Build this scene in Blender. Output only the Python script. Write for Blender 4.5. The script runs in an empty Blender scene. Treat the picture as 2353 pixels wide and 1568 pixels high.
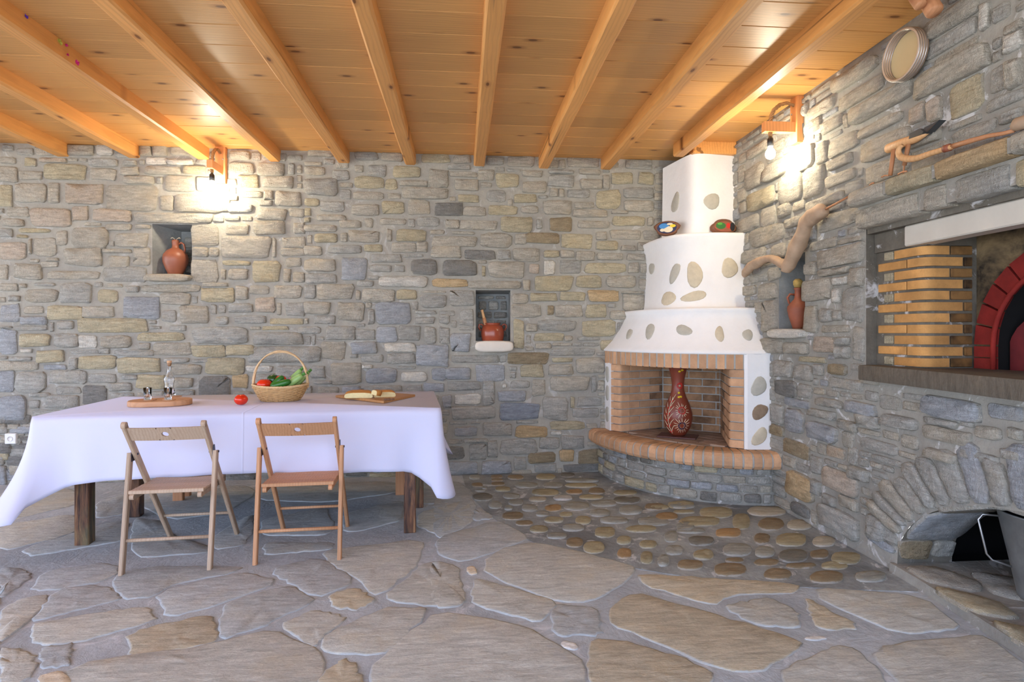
import bpy, bmesh, math, random
from mathutils import Vector, Matrix, noise
from mathutils.bvhtree import BVHTree
R = math.radians
random.seed(7)
S = bpy.context.scene
COL = S.collection

# ------------------------------------------------------------------ camera, world, light
F, CX, HY, TH, CH = 1340.0, 1176.5, 766.0, R(4.95), 1.22
cd = bpy.data.cameras.new('camera'); cam = bpy.data.objects.new('camera', cd); COL.objects.link(cam)
cam.location = (0, 0, CH); cam.rotation_euler = (R(90), 0, -TH)
cd.sensor_width = 36; cd.lens = F/2353*36; cd.shift_y = (HY-784)/2353; cd.clip_start = .02
S.camera = cam
w = bpy.data.worlds.new('world'); S.world = w; w.use_nodes = True
nt = w.node_tree; nt.nodes.clear()
wo = nt.nodes.new('ShaderNodeOutputWorld'); bg = nt.nodes.new('ShaderNodeBackground')
tc = nt.nodes.new('ShaderNodeTexCoord'); sx = nt.nodes.new('ShaderNodeSeparateXYZ'); cr = nt.nodes.new('ShaderNodeValToRGB')
mp = nt.nodes.new('ShaderNodeMapRange'); mp.inputs[1].default_value = -1; mp.inputs[2].default_value = 1
nt.links.new(tc.outputs['Generated'], sx.inputs[0]); nt.links.new(sx.outputs[2], mp.inputs[0])
nt.links.new(mp.outputs[0], cr.inputs[0]); nt.links.new(cr.outputs[0], bg.inputs[0]); nt.links.new(bg.outputs[0], wo.inputs[0])
e = cr.color_ramp.elements
e[0].position = 0; e[0].color = (.84, .82, .78, 1)
e[1].position = 1; e[1].color = (.42, .58, 1, 1)
k = e.new(.49); k.color = (.84, .86, .88, 1)
k = e.new(.52); k.color = (.66, .78, 1, 1)
k = e.new(.70); k.color = (.50, .65, 1, 1)
bg.inputs[1].default_value = 3.5
BULB_STRENGTH = 260
S.view_settings.view_transform = 'Standard'; S.view_settings.look = 'None'
S.view_settings.exposure = .62; S.view_settings.gamma = 1; S.view_settings.use_curve_mapping = False

# ------------------------------------------------------------------ measuring helpers
CT, ST = math.cos(TH), math.sin(TH)
CAM = Vector((0, 0, CH))
def ray(px, py):
    a = (px-CX)/F; b = (HY-py)/F
    return Vector((a*CT+ST, -a*ST+CT, b))
def onX(px, py, X): d = ray(px, py); return CAM+d*(X/d.x)
def onY(px, py, Y): d = ray(px, py); return CAM+d*(Y/d.y)
def onZ(px, py, z): d = ray(px, py); return CAM+d*((z-CH)/d.z)
XW, YW, ZC = 2.20, 5.04, 2.755           # right wall, back wall, ceiling

# ------------------------------------------------------------------ mesh helpers
class MB:
    def __init__(s): s.v = []; s.f = []; s.m = []; s.e = []
    def add(s, vs, fs, m=0, e=None):
        b = len(s.v); s.v += [tuple(p) for p in vs]
        s.f += [tuple(i+b for i in f) for f in fs]; s.m += [m]*len(fs)
        s.e += (e if e else [0.0]*len(vs))
    def box(s, x0, y0, z0, x1, y1, z1, M=None, m=0):
        vs = [Vector((x, y, z)) for z in (z0, z1) for y in (y0, y1) for x in (x0, x1)]
        if M: vs = [M @ p for p in vs]
        s.add(vs, [(0,2,3,1), (4,5,7,6), (0,1,5,4), (2,6,7,3), (0,4,6,2), (1,3,7,5)], m)
    def bbox(s, x0, y0, z0, x1, y1, z1, b=.004, M=None, m=0):
        """box with chamfered edges"""
        b = min(b, abs(x1-x0)*.45, abs(y1-y0)*.45, abs(z1-z0)*.45)
        bm = bmesh.new(); bmesh.ops.create_cube(bm, size=1)
        for v in bm.verts:
            v.co = Vector(((x0+x1)/2+v.co.x*(x1-x0), (y0+y1)/2+v.co.y*(y1-y0), (z0+z1)/2+v.co.z*(z1-z0)))
        bmesh.ops.bevel(bm, geom=list(bm.edges), offset=b, segments=1, affect='EDGES', profile=.5)
        s.bm(bm, M, m)
    def bm(s, bm, M=None, m=0):
        bm.verts.index_update()
        s.add([(M @ v.co if M else v.co) for v in bm.verts], [tuple(v.index for v in f.verts) for f in bm.faces], m); bm.free()
    def prism(s, poly, z0, z1, m=0, M=None, bev=0):
        n = len(poly)
        if bev:
            cx = sum(p[0] for p in poly)/n; cy = sum(p[1] for p in poly)/n
            ins = []
            for x, y in poly:
                d = math.hypot(x-cx, y-cy); k_ = max(0, 1-bev/max(d, 1e-6)); ins.append((cx+(x-cx)*k_, cy+(y-cy)*k_))
            rings = [(ins, z0), (poly, z0+bev), (poly, z1-bev), (ins, z1)]
        else: rings = [(poly, z0), (poly, z1)]
        vs = [Vector((x, y, z)) for pl, z in rings for x, y in pl]
        if M: vs = [M @ p for p in vs]
        fs = []
        for r in range(len(rings)-1):
            for i in range(n):
                j = (i+1) % n; fs.append((r*n+i, r*n+j, r*n+n+j, r*n+n+i))
        fs.append(tuple(range(n))[::-1]); fs.append(tuple(range((len(rings)-1)*n, len(rings)*n)))
        s.add(vs, fs, m)
    def lathe(s, prof, seg=24, M=None, m=0, sx=1, sy=1, cap=True):
        vs = []; fs = []
        n = len(prof)
        for r, z in prof:
            for i in range(seg):
                a = 2*math.pi*i/seg; vs.append(Vector((r*math.cos(a)*sx, r*math.sin(a)*sy, z)))
        for j in range(n-1):
            for i in range(seg):
                k_ = (i+1) % seg; fs.append((j*seg+i, j*seg+k_, (j+1)*seg+k_, (j+1)*seg+i))
        if cap and prof[0][0] > 1e-5: fs.append(tuple(range(seg))[::-1])
        if cap and prof[-1][0] > 1e-5: fs.append(tuple(range((n-1)*seg, n*seg)))
        if M: vs = [M @ p for p in vs]
        s.add(vs, fs, m)
    def tube(s, pts, rad, seg=8, m=0, closed=False, cap=True, flat=1.0):
        pts = [Vector(p) for p in pts]; n = len(pts)
        if not isinstance(rad, (list, tuple)): rad = [rad]*n
        vs = []; fs = []; up = None
        for i, p in enumerate(pts):
            t = (pts[(i+1) % n]-pts[i-1]) if closed else (pts[min(i+1, n-1)]-pts[max(i-1, 0)])
            t.normalize()
            if up is None:
                up = Vector((0, 0, 1)) if abs(t.z) < .9 else Vector((1, 0, 0))
            a = t.cross(up)
            if a.length < 1e-6: a = t.cross(Vector((0, 1, .1)))
            a.normalize(); b = a.cross(t).normalized(); up = b
            for k_ in range(seg):
                an = 2*math.pi*k_/seg; vs.append(p+(a*math.cos(an)+b*math.sin(an)*flat)*rad[i])
        for i in range(n if closed else n-1):
            j = (i+1) % n
            for k_ in range(seg):
                l = (k_+1) % seg; fs.append((i*seg+k_, i*seg+l, j*seg+l, j*seg+k_))
        if cap and not closed: fs += [tuple(range(seg))[::-1], tuple(range((n-1)*seg, n*seg))]
        s.add(vs, fs, m)
    def obj(s, name, mats, parent=None, smooth=False, loc=None, kind=None, keep=False):
        """loc: shift mesh so the origin lies at loc. keep: vertices are in world space under a moved parent"""
        me = bpy.data.meshes.new(name)
        vs = s.v
        if loc is not None: L = Vector(loc); vs = [(p[0]-L.x, p[1]-L.y, p[2]-L.z) for p in vs]
        me.from_pydata(vs, [], s.f)
        if not isinstance(mats, (list, tuple)): mats = [mats]
        for m in mats: me.materials.append(m)
        me.polygons.foreach_set('material_index', s.m)
        if smooth: me.polygons.foreach_set('use_smooth', [True]*len(s.f))
        if any(s.e):
            at = me.attributes.new('edge', 'FLOAT', 'POINT'); at.data.foreach_set('value', s.e)
        me.update()
        o = bpy.data.objects.new(name, me); COL.objects.link(o)
        if loc is not None: o.location = loc
        if parent is not None:
            o.parent = parent
            if keep: o.matrix_parent_inverse = (Matrix.LocRotScale(parent.location, parent.rotation_euler, None)).inverted()
        if kind: o['kind'] = kind
        return o
def thing(name, label, cat, loc=(0, 0, 0), rz=0, group=None):
    o = bpy.data.objects.new(name, None); COL.objects.link(o); o.empty_display_size = .05
    o.location = loc; o.rotation_euler = (0, 0, rz); o['label'] = label; o['category'] = cat
    if group: o['group'] = group
    return o
def tag(o, label, cat, group=None):
    o['label'] = label; o['category'] = cat
    if group: o['group'] = group
    return o
def base_at(mb, name, mats, loc, label, cat, smooth=False, group=None):
    return tag(mb.obj(name, mats, None, smooth, loc), label, cat, group)
def auto_smooth(o, ang=40):
    me = o.data; bm = bmesh.new(); bm.from_mesh(me)
    for f in bm.faces: f.smooth = True
    for ed in bm.edges:
        if len(ed.link_faces) == 2 and ed.calc_face_angle(0) > R(ang): ed.smooth = False
    bm.to_mesh(me); bm.free(); return o

# ------------------------------------------------------------------ materials
def srgb(r, g, b):
    f = lambda c: (c/255/12.92) if c/255 <= .04045 else ((c/255+.055)/1.055)**2.4
    return (f(r), f(g), f(b), 1)
class NG:
    def __init__(s, name):
        s.m = bpy.data.materials.new(name); s.m.use_nodes = True; s.t = s.m.node_tree
        s.p = s.t.nodes['Principled BSDF']
    def n(s, typ, **kw):
        x = s.t.nodes.new('ShaderNode'+typ)
        for k_, v in kw.items():
            if k_.startswith('i_'):
                key = k_[2:]; key = int(key) if key.isdigit() else key
                if isinstance(v, bpy.types.NodeSocket): s.t.links.new(v, x.inputs[key])
                else: x.inputs[key].default_value = v
            else: setattr(x, k_, v)
        return x
    def L(s, a, b): s.t.links.new(a, b)
    def math(s, op, a, b=None, c=None, clamp=False):
        x = s.t.nodes.new('ShaderNodeMath'); x.operation = op; x.use_clamp = clamp
        for i, v in enumerate((a, b, c)):
            if v is None: continue
            if isinstance(v, bpy.types.NodeSocket): s.L(v, x.inputs[i])
            else: x.inputs[i].default_value = v
        return x.outputs[0]
    def mix(s, f, a, b, mode='MIX'):
        x = s.t.nodes.new('ShaderNodeMix'); x.data_type = 'RGBA'; x.blend_type = mode
        for i, v in ((0, f), (6, a), (7, b)):
            if isinstance(v, bpy.types.NodeSocket): s.L(v, x.inputs[i])
            else: x.inputs[i].default_value = v
        return x.outputs[2]
    def ramp(s, fac, *st):
        x = s.t.nodes.new('ShaderNodeValToRGB'); s.L(fac, x.inputs[0]); el = x.color_ramp.elements
        el[0].position, el[0].color = st[0][0], st[0][1]; el[1].position, el[1].color = st[-1][0], st[-1][1]
        for p, c in st[1:-1]: q = el.new(p); q.color = c
        return x.outputs[0]
    def rng(s, v, a, b, c=0, d=1):
        x = s.t.nodes.new('ShaderNodeMapRange'); s.L(v, x.inputs[0])
        for i, q in enumerate((a, b, c, d)): x.inputs[i+1].default_value = q
        return x.outputs[0]
    def coords(s, scale=(1, 1, 1), rnd=True, which='Object'):
        t = s.n('TexCoord'); out = t.outputs[which]
        if rnd:
            oi = s.n('ObjectInfo'); off = s.n('VectorMath', operation='SCALE'); off.inputs[0].default_value = (37, 19, 53)
            s.L(oi.outputs['Random'], off.inputs['Scale'])
            ad = s.n('VectorMath', operation='ADD'); s.L(out, ad.inputs[0]); s.L(off.outputs[0], ad.inputs[1]); out = ad.outputs[0]
        mpg = s.n('Mapping'); mpg.inputs['Scale'].default_value = scale; s.L(out, mpg.inputs[0]); return mpg.outputs[0]
    def noise(s, vec, scale, detail=4, rough=.6, dist=0):
        x = s.n('TexNoise'); s.L(vec, x.inputs['Vector']); x.inputs['Scale'].default_value = scale
        x.inputs['Detail'].default_value = detail; x.inputs['Roughness'].default_value = rough; x.inputs['Distortion'].default_value = dist
        return x.outputs['Fac']
    def bump(s, h, st=.4, dist=.01):
        x = s.n('Bump'); x.inputs['Strength'].default_value = st; x.inputs['Distance'].default_value = dist
        s.L(h, x.inputs['Height']); s.L(x.outputs[0], s.p.inputs['Normal'])
    def done(s, col=None, rough=.6, spec=None, **kw):
        if col is not None:
            if isinstance(col, bpy.types.NodeSocket): s.L(col, s.p.inputs['Base Color'])
            else: s.p.inputs['Base Color'].default_value = col
        if isinstance(rough, bpy.types.NodeSocket): s.L(rough, s.p.inputs['Roughness'])
        else: s.p.inputs['Roughness'].default_value = rough
        if spec is not None: s.p.inputs['Specular IOR Level'].default_value = spec
        for k_, v in kw.items(): s.p.inputs[k_].default_value = v
        return s.m
def plain(name, rgb, rough=.5, var=.08, sc=20, bump=0, **kw):
    g = NG(name); v = g.coords(); n = g.noise(v, sc)
    c = srgb(*rgb); dk = tuple(x*(1-var*2) for x in c[:3])+(1,); lt = tuple(min(1, x*(1+var)) for x in c[:3])+(1,)
    if bump: g.bump(n, bump, .005)
    return g.done(g.mix(n, dk, lt), rough, **kw)
MORT = srgb(176, 171, 158)
def stone_mat(name, rgb, floor=False, wet=0, mort=MORT, amt=.75):
    g = NG(name); c = srgb(*rgb)
    v = g.coords((1, 1, 1)); vs = g.coords((1, 5, 1) if floor else (1, 1, 5))
    big = g.noise(v, 5, 3, .6); fol = g.noise(vs, 9 if floor else 11, 5, .7, .6); fine = g.noise(v, 70, 4, .75)
    blot = g.noise(v, 9 if floor else 14, 4, .65, 1.0)
    dk = tuple(x*.66 for x in c[:3])+(1,); lt = tuple(min(1, x*1.22) for x in c[:3])+(1,)
    warm = (min(1, c[0]*1.12), c[1]*1.0, c[2]*.82, 1)
    col = g.mix(g.rng(fol, .30, .68), dk, lt)
    col = g.mix(g.rng(big, .52, .72, 0, .5), col, warm)
    col = g.mix(g.rng(fine, .35, .7, .0, .3), col, tuple(x*.5 for x in c[:3])+(1,))
    oi = g.n('ObjectInfo'); br = g.rng(oi.outputs['Random'], 0, 1, .92, 1.10)
    hsv = g.n('HueSaturation'); g.L(col, hsv.inputs['Color']); g.L(br, hsv.inputs['Value']); col = hsv.outputs[0]
    at = g.n('Attribute', attribute_name='edge')
    m = g.math('ADD', at.outputs['Fac'], g.rng(blot, .3, .7, -.45, .45)); m = g.rng(m, .42, .78, 0, amt)
    col = g.mix(m, col, mort)
    rid = g.noise(g.coords((1, 3, 1) if floor else (2.2, 2.2, 1)), 34, 4, .7, 1.5)
    col = g.mix(g.rng(rid, .56, .72, 0, .3), col, lt); col = g.mix(g.rng(rid, .44, .30, 0, .28), col, tuple(x*.55 for x in c[:3])+(1,))
    h = g.math('ADD', g.math('ADD', g.math('MULTIPLY', fol, .8), g.math('MULTIPLY', rid, .6)), g.math('ADD', g.math('MULTIPLY', fine, .25), g.math('MULTIPLY', blot, .8)))
    g.bump(h, 1.0 if not floor else .6, .018 if not floor else .008)
    return g.done(col, .9 if not wet else .65, .2)
SC = {'g': (182, 180, 171), 'b': (176, 179, 181), 'B': (154, 161, 170), 't': (192, 185, 169), 'y': (196, 185, 156),
      'w': (222, 218, 206), 'd': (142, 140, 134), 'o': (206, 180, 140), 'p': (198, 184, 166), 'n': (166, 150, 122)}
SK = list(SC); SM = {k_: stone_mat('stone_'+k_, v) for k_, v in SC.items()}
FC = {'g': (186, 190, 188), 't': (196, 196, 186), 'y': (196, 186, 162), 'w': (226, 224, 216), 'c': (224, 210, 184), 'd': (150, 150, 144)}
FM = {k_: stone_mat('flag_'+k_, v, True, 0, srgb(176, 182, 184), .7) for k_, v in FC.items()}
CC = {'g': (156, 156, 146), 'y': (164, 154, 124), 'n': (142, 126, 100), 'd': (122, 119, 108), 'o': (164, 136, 98), 't': (180, 172, 152), 'w': (196, 195, 190)}
CM = {k_: stone_mat('cobble_'+k_, v, True, 1, srgb(176, 174, 168), .5) for k_, v in CC.items()}
def mortar_mat(name, base, dark, white=.0, sc=1.0):
    g = NG(name); v = g.coords(rnd=False, which='Object')
    a = g.noise(v, 2.2*sc, 5, .6); b = g.noise(v, 30, 4, .7); c = g.noise(v, 6, 5, .65, 1.2)
    col = g.mix(g.rng(a, .35, .65), dark, base)
    col = g.mix(g.rng(b, .4, .7, 0, .25), col, tuple(x*.6 for x in dark[:3])+(1,))
    if white: col = g.mix(g.rng(c, .58, .66, 0, white), col, srgb(232, 232, 232))
    g.bump(g.math('ADD', g.math('MULTIPLY', b, .4), c), .6, .014)
    return g.done(col, .95, .15)
M_mort = mortar_mat('mortar', srgb(174, 169, 156), srgb(154, 150, 141), .25)
M_mort_r = mortar_mat('mortar_salty', srgb(168, 164, 153), srgb(140, 137, 129), .6)
M_mort_f = mortar_mat('floor_mortar', srgb(188, 194, 196), srgb(164, 170, 174), .35)
M_mort_c = mortar_mat('cobble_mortar', srgb(168, 173, 171), srgb(118, 122, 123), .5)
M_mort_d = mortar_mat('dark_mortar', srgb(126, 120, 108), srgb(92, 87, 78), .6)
M_grout = plain('brick_grout', (176, 175, 168), .95, .1, 40, .3)
M_niche = mortar_mat('niche_mortar', srgb(158, 160, 156), srgb(124, 128, 128), 0)
def wood_mat(name, rgb, axis='x', rough=.5, knots=0, dark=.55, sc=1.0, spec=.4, cracks=0):
    g = NG(name); c = srgb(*rgb)
    sc_ = {'x': (.35, 7, 7), 'y': (7, .35, 7), 'z': (7, 7, .35)}[axis]
    v = g.coords(sc_); n = g.noise(v, 6*sc, 5, .65, 1.3)
    v2 = g.coords((1, 1, 1)); big = g.noise(v2, 1.8, 2)
    wv = g.n('TexWave', wave_type='BANDS'); wv.bands_direction = {'x': 'Y', 'y': 'X', 'z': 'X'}[axis]
    v3 = g.coords({'x': (.25, 1, 1), 'y': (1, .25, 1), 'z': (1, 1, .25)}[axis]); g.L(v3, wv.inputs['Vector'])
    wv.inputs['Scale'].default_value = 14*sc; wv.inputs['Distortion'].default_value = 9; wv.inputs['Detail'].default_value = 2; wv.inputs['Detail Scale'].default_value = .6
    dk = (c[0]*dark*1.1, c[1]*dark*.95, c[2]*dark*.8, 1); lt = tuple(min(1, x*1.18) for x in c[:3])+(1,)
    col = g.mix(g.rng(n, .32, .68), dk, lt); col = g.mix(.72, col, c)
    col = g.mix(g.rng(wv.outputs['Fac'], .0, .5, .35, 0), col, dk)
    col = g.mix(g.rng(big, .4, .7, 0, .35), col, lt)
    if knots:
        vo = g.n('TexVoronoi', feature='F1'); vo.voronoi_dimensions = '2D'; vk = g.coords({'x': (.9, 2.2, 1), 'y': (2.2, .9, 1), 'z': (2, 2, .9)}[axis]); g.L(vk, vo.inputs['Vector']); vo.inputs['Scale'].default_value = knots
        d = vo.outputs['Distance']
        col = g.mix(g.rng(d, .045, .10, .55, 0), col, (c[0]*.5, c[1]*.36, c[2]*.25, 1))
        col = g.mix(g.rng(d, .03, .045, .85, 0), col, (c[0]*.22, c[1]*.14, c[2]*.1, 1))
    if cracks:
        ck = g.noise(g.coords({'x': (.15, 9, 9), 'y': (9, .15, 9), 'z': (9, 9, .15)}[axis]), 2, 2, .4)
        col = g.mix(g.rng(ck, .33, .30, 0, .7), col, (c[0]*.15, c[1]*.1, c[2]*.08, 1))
    oi = g.n('ObjectInfo'); hsv = g.n('HueSaturation'); g.L(col, hsv.inputs['Color']); g.L(g.rng(oi.outputs['Random'], 0, 1, .9, 1.1), hsv.inputs['Value'])
    g.bump(n, .15, .004)
    return g.done(hsv.outputs[0], rough, spec)
M_plank = wood_mat('pine_plank', (224, 168, 98), 'x', .42, 1.7, .66)
M_beam = wood_mat('pine_beam', (232, 168, 96), 'y', .45, 1.9, .62, cracks=1)
M_lampwood = wood_mat('lamp_wood', (228, 164, 104), 'z', .45)
M_teak = wood_mat('chair_wood', (184, 160, 136), 'z', .6, 0, .58, 1.5)
M_teak2 = wood_mat('chair_wood_red', (198, 148, 108), 'z', .6, 0, .55, 1.5)
M_dleg = wood_mat('charred_leg', (128, 92, 64), 'z', .45, 5, .22)
M_drift = plain('driftwood', (184, 156, 128), .75, .2, 14, .35)
M_pale = wood_mat('pale_wood', (208, 164, 116), 'x', .6, 0, .6)
M_red = wood_mat('reddish_wood', (192, 138, 98), 'z', .6, 0, .6)
M_bread_b = wood_mat('olive_board', (182, 134, 84), 'x', .45, 0, .6)
M_tray = wood_mat('tray_wood', (196, 150, 112), 'x', .55, 4, .5)
_g = NG('charred_wood'); _v = _g.coords((9, 9, .9)); _n = _g.noise(_v, 3, 5, .7, .8); _n2 = _g.noise(_g.coords((3, 3, 1)), 2.2, 3)
_c = _g.ramp(_n, (.34, srgb(34, 26, 24)), (.46, srgb(72, 48, 38)), (.58, srgb(120, 82, 56)), (.72, srgb(176, 134, 90)))
M_leg = _g.done(_g.mix(_g.rng(_n2, .5, .62, 0, .45), _c, srgb(98, 104, 74)), .4, .4)
M_black = plain('black_plastic', (30, 30, 32), .45)
M_iron = plain('hinge_iron', (74, 70, 80), .45, Metallic=.8)
M_blade = plain('blade_steel', (92, 98, 102), .4, Metallic=.7)
M_zinc = NG('galvanised'); _v = M_zinc.coords(); _n = M_zinc.noise(_v, 14, 4); M_zinc = M_zinc.done(M_zinc.mix(_n, srgb(118, 120, 120), srgb(178, 180, 178)), .42, Metallic=.65)
M_steel = plain('steel', (190, 190, 190), .3, Metallic=.9)
def cloth_mat():
    g = NG('tablecloth_linen'); v = g.coords(rnd=False)
    n = g.noise(v, 320, 2, .6); f = g.noise(v, 2.5, 3)
    sp = g.n('SeparateXYZ'); g.L(v, sp.inputs[0])
    def line(s_, at, wdt): return g.rng(g.math('ABSOLUTE', g.math('SUBTRACT', s_, at)), 0, wdt, 1, 0)
    cr_ = g.math('ADD', line(sp.outputs[0], -.02, .007), line(sp.outputs[1], .12, .006))
    g.bump(g.math('ADD', g.math('MULTIPLY', n, .05), g.math('ADD', cr_, g.math('MULTIPLY', f, 1.2))), .5, .006)
    return g.done(srgb(212, 213, 236), .85, .2)
M_cloth = cloth_mat()
def plaster_mat():
    g = NG('white_plaster'); v = g.coords(rnd=False); a = g.noise(v, 9, 4, .6); b = g.noise(v, 45, 3)
    g.bump(g.math('ADD', a, g.math('MULTIPLY', b, .3)), .35, .012)
    return g.done(g.mix(a, srgb(228, 227, 224), srgb(240, 239, 236)), .85, .2)
M_plaster = plaster_mat()
def brick_mat(name, rgb, soot_black=0):
    g = NG(name); v = g.coords(); c = srgb(*rgb); a = g.noise(v, 8, 4); b = g.noise(v, 160, 2)
    col = g.mix(g.rng(a, .3, .7), tuple(x*.74 for x in c[:3])+(1,), tuple(min(1, x*1.12) for x in c[:3])+(1,))
    col = g.mix(g.rng(b, .55, .75, 0, .25), col, tuple(x*.4 for x in c[:3])+(1,))
    if soot_black:
        s_ = g.noise(v, 3.5, 4, .65); col = g.mix(g.rng(s_, .42, .62, 0, soot_black), col, srgb(36, 30, 28))
    oi = g.n('ObjectInfo'); hsv = g.n('HueSaturation'); g.L(col, hsv.inputs['Color']); g.L(g.rng(oi.outputs['Random'], 0, 1, .82, 1.12), hsv.inputs['Value'])
    g.bump(b, .2, .003); return g.done(hsv.outputs[0], .8, .2)
M_brick = brick_mat('tan_brick', (208, 164, 126)); M_brick_s = brick_mat('scorched_brick', (186, 146, 110), .6)
M_brick_o = brick_mat('oven_brick', (214, 160, 96), .25); M_brick_os = brick_mat('oven_brick_sooty', (150, 112, 68), .9)
M_brick_r = brick_mat('red_brick', (140, 44, 38), .25); M_tile = brick_mat('hearth_tile', (172, 148, 128))
M_terra = plain('terracotta', (158, 94, 68), .42, .18, 9, .15); M_terra2 = plain('terracotta_old', (156, 88, 62), .6, .25, 12, .3)
M_pot = plain('glazed_terracotta', (156, 76, 52), .22, .12, 6)
M_soot_shade = plain('soot_black', (16, 15, 16), .95, .2, 6); M_maroon = plain('maroon_door', (112, 30, 34), .7, .3, 14, .3)  # near-black: soot in the oven, painted shade in the wood store
M_marble = plain('marble', (212, 206, 192), .45, .12, 5); M_white_stone = plain('pale_sill_stone', (224, 216, 202), .7, .08, 7, .4)
M_slate = stone_mat('slate_ledge', (108, 100, 88), True, 0, srgb(120, 116, 108), .3)
M_rope = plain('hemp_rope', (176, 138, 92), .9, .2, 60, .6)
M_skin = plain('drum_skin', (208, 186, 140), .6, .06, 5)
M_socket = plain('white_plastic', (235, 235, 232), .4)
M_vase = plain('vase_clay', (132, 62, 42), .35, .12, 10)
M_cream = plain('cream_paint', (226, 212, 180), .6); M_redp = plain('red_paint', (206, 44, 32), .5); M_blue = plain('navy_paint', (28, 32, 72), .5)
M_yel = plain('yellow_paint', (232, 200, 30), .5); M_gren = plain('green_paint', (52, 110, 48), .5); M_sky = plain('blue_paint', (60, 130, 190), .5)
M_tom = plain('tomato_skin', (222, 50, 22), .18, .1, 4); M_cuc = plain('cucumber_skin', (44, 110, 36), .3, .25, 18, .2)
M_dgr = plain('green_pepper_skin', (38, 78, 30), .15, .2, 5); M_zuc = plain('courgette_skin', (150, 188, 110), .35, .12, 30)
M_stem = plain('green_stem', (72, 132, 52), .5, .15, 20); M_onion = plain('onion_skin', (190, 120, 160), .3, .25, 8)
M_wick = plain('wicker', (206, 166, 112), .6, .25, 50, .2); M_wick2 = plain('wicker_pale', (224, 190, 142), .55, .2, 40)
M_crust = plain('bread_crust', (206, 142, 68), .65, .3, 16, .6); M_crumb = plain('bread_crumb', (236, 222, 168), .85, .1, 60, .5)
M_cork = plain('cork', (214, 170, 128), .8, .15, 60)
M_petal = plain('bougainvillea_petal', (214, 40, 130), .7); M_petal2 = plain('violet_petal', (92, 50, 190), .7); M_leaf = plain('dry_leaf', (190, 190, 80), .7)
def glass_mat():
    g = NG('clear_glass'); return g.done((1, 1, 1, 1), .02, None, **{'Transmission Weight': 1.0, 'IOR': 1.45})
M_glass = glass_mat()
def emit_mat():
    g = NG('lit_bulb'); g.p.inputs['Emission Color'].default_value = (1, .90, .70, 1); g.p.inputs['Emission Strength'].default_value = BULB_STRENGTH
    return g.done((1, .95, .85, 1), .3)
M_bulb = emit_mat()

# ------------------------------------------------------------------ stones
def rs(n, amp): return [random.uniform(-amp, amp) for _ in range(n)]
def box_outline(a0, b0, a1, b1, N=16):
    ca, cb = (a0+a1)/2, (b0+b1)/2; wa, wb = abs(a1-a0)/2, abs(b1-b0)/2
    p = random.uniform(4, 10); q = [(random.uniform(-.08, .10), random.uniform(-.14, .12)) for _ in range(4)]
    wa = wa*1.02+.001; wb = wb*1.03+.001
    out = []
    for k_ in range(N):
        t = 2*math.pi*(k_+.5)/N; c, s_ = math.cos(t), math.sin(t)
        x = math.copysign(abs(c)**(2/p), c); y = math.copysign(abs(s_)**(2/p), s_)
        qx = [q[i][0] for i in range(4)]; qy = [q[i][1] for i in range(4)]
        u, v = (x+1)/2, (y+1)/2
        W = [(1-u)*(1-v), u*(1-v), u*v, (1-u)*v]
        fx = 1+sum(W[i]*qx[i] for i in range(4)); fy = 1+sum(W[i]*qy[i] for i in range(4))
        j = min(wa, wb)*.085
        out.append((ca+x*wa*fx+random.uniform(-j, j), cb+y*wb*fy+random.uniform(-j, j)))
    return out
def poly_outline(P, N=22, jit=.012, chaikin=1):
    for _ in range(chaikin):
        Q = []
        for i, p in enumerate(P):
            q = P[(i+1) % len(P)]
            Q += [(p[0]*.86+q[0]*.14, p[1]*.86+q[1]*.14), (p[0]*.14+q[0]*.86, p[1]*.14+q[1]*.86)]
        P = Q
    L = [math.dist(P[i], P[(i+1) % len(P)]) for i in range(len(P))]; T = sum(L); out = []
    i = 0; acc = 0
    for k_ in range(N):
        t = T*k_/N
        while acc+L[i] < t and i < len(P)-1: acc += L[i]; i += 1
        f = (t-acc)/max(L[i], 1e-9); p, q = P[i], P[(i+1) % len(P)]
        out.append((p[0]+(q[0]-p[0])*f+random.uniform(-jit, jit), p[1]+(q[1]-p[1])*f+random.uniform(-jit, jit)))
    return out
def stone_geo(out, fmap, h, inset=.016, rough=.25, deep=.012):
    """out: outline in (a,b); fmap(a,b,h) -> world point. returns verts, faces, edge values"""
    n = len(out); ca = sum(p[0] for p in out)/n; cb = sum(p[1] for p in out)/n
    vs = []; ev = []
    ns = random.uniform(0, 50)
    def ring(ins, hh, rr, e_):
        for k_, (a, b) in enumerate(out):
            d = math.hypot(a-ca, b-cb); s_ = max(.15, 1-ins/max(d, 1e-6)) if ins < 1 else 1-(ins-1)
            hj = hh*(1+rr*(noise.noise(Vector((a*14+ns, b*14, ns)))*1.6))
            vs.append(fmap(ca+(a-ca)*s_, cb+(b-cb)*s_, hj)); ev.append(e_)
    ring(0, -deep, 0, 1.0); ring(.0015, h*.6, .4, .85); ring(inset*.62, h, rough, .2)
    ring(1.55, h*1.08, rough*1.4, 0.0)
    vs.append(fmap(ca, cb, h*(1+random.uniform(-rough, rough)*.6))); ev.append(0.0)
    fs = []
    for r in range(3):
        for i in range(n):
            j = (i+1) % n; fs.append((r*n+i, r*n+j, (r+1)*n+j, (r+1)*n+i))
    for i in range(n): fs.append((3*n+i, 3*n+(i+1) % n, 4*n))
    return vs, fs, ev
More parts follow.
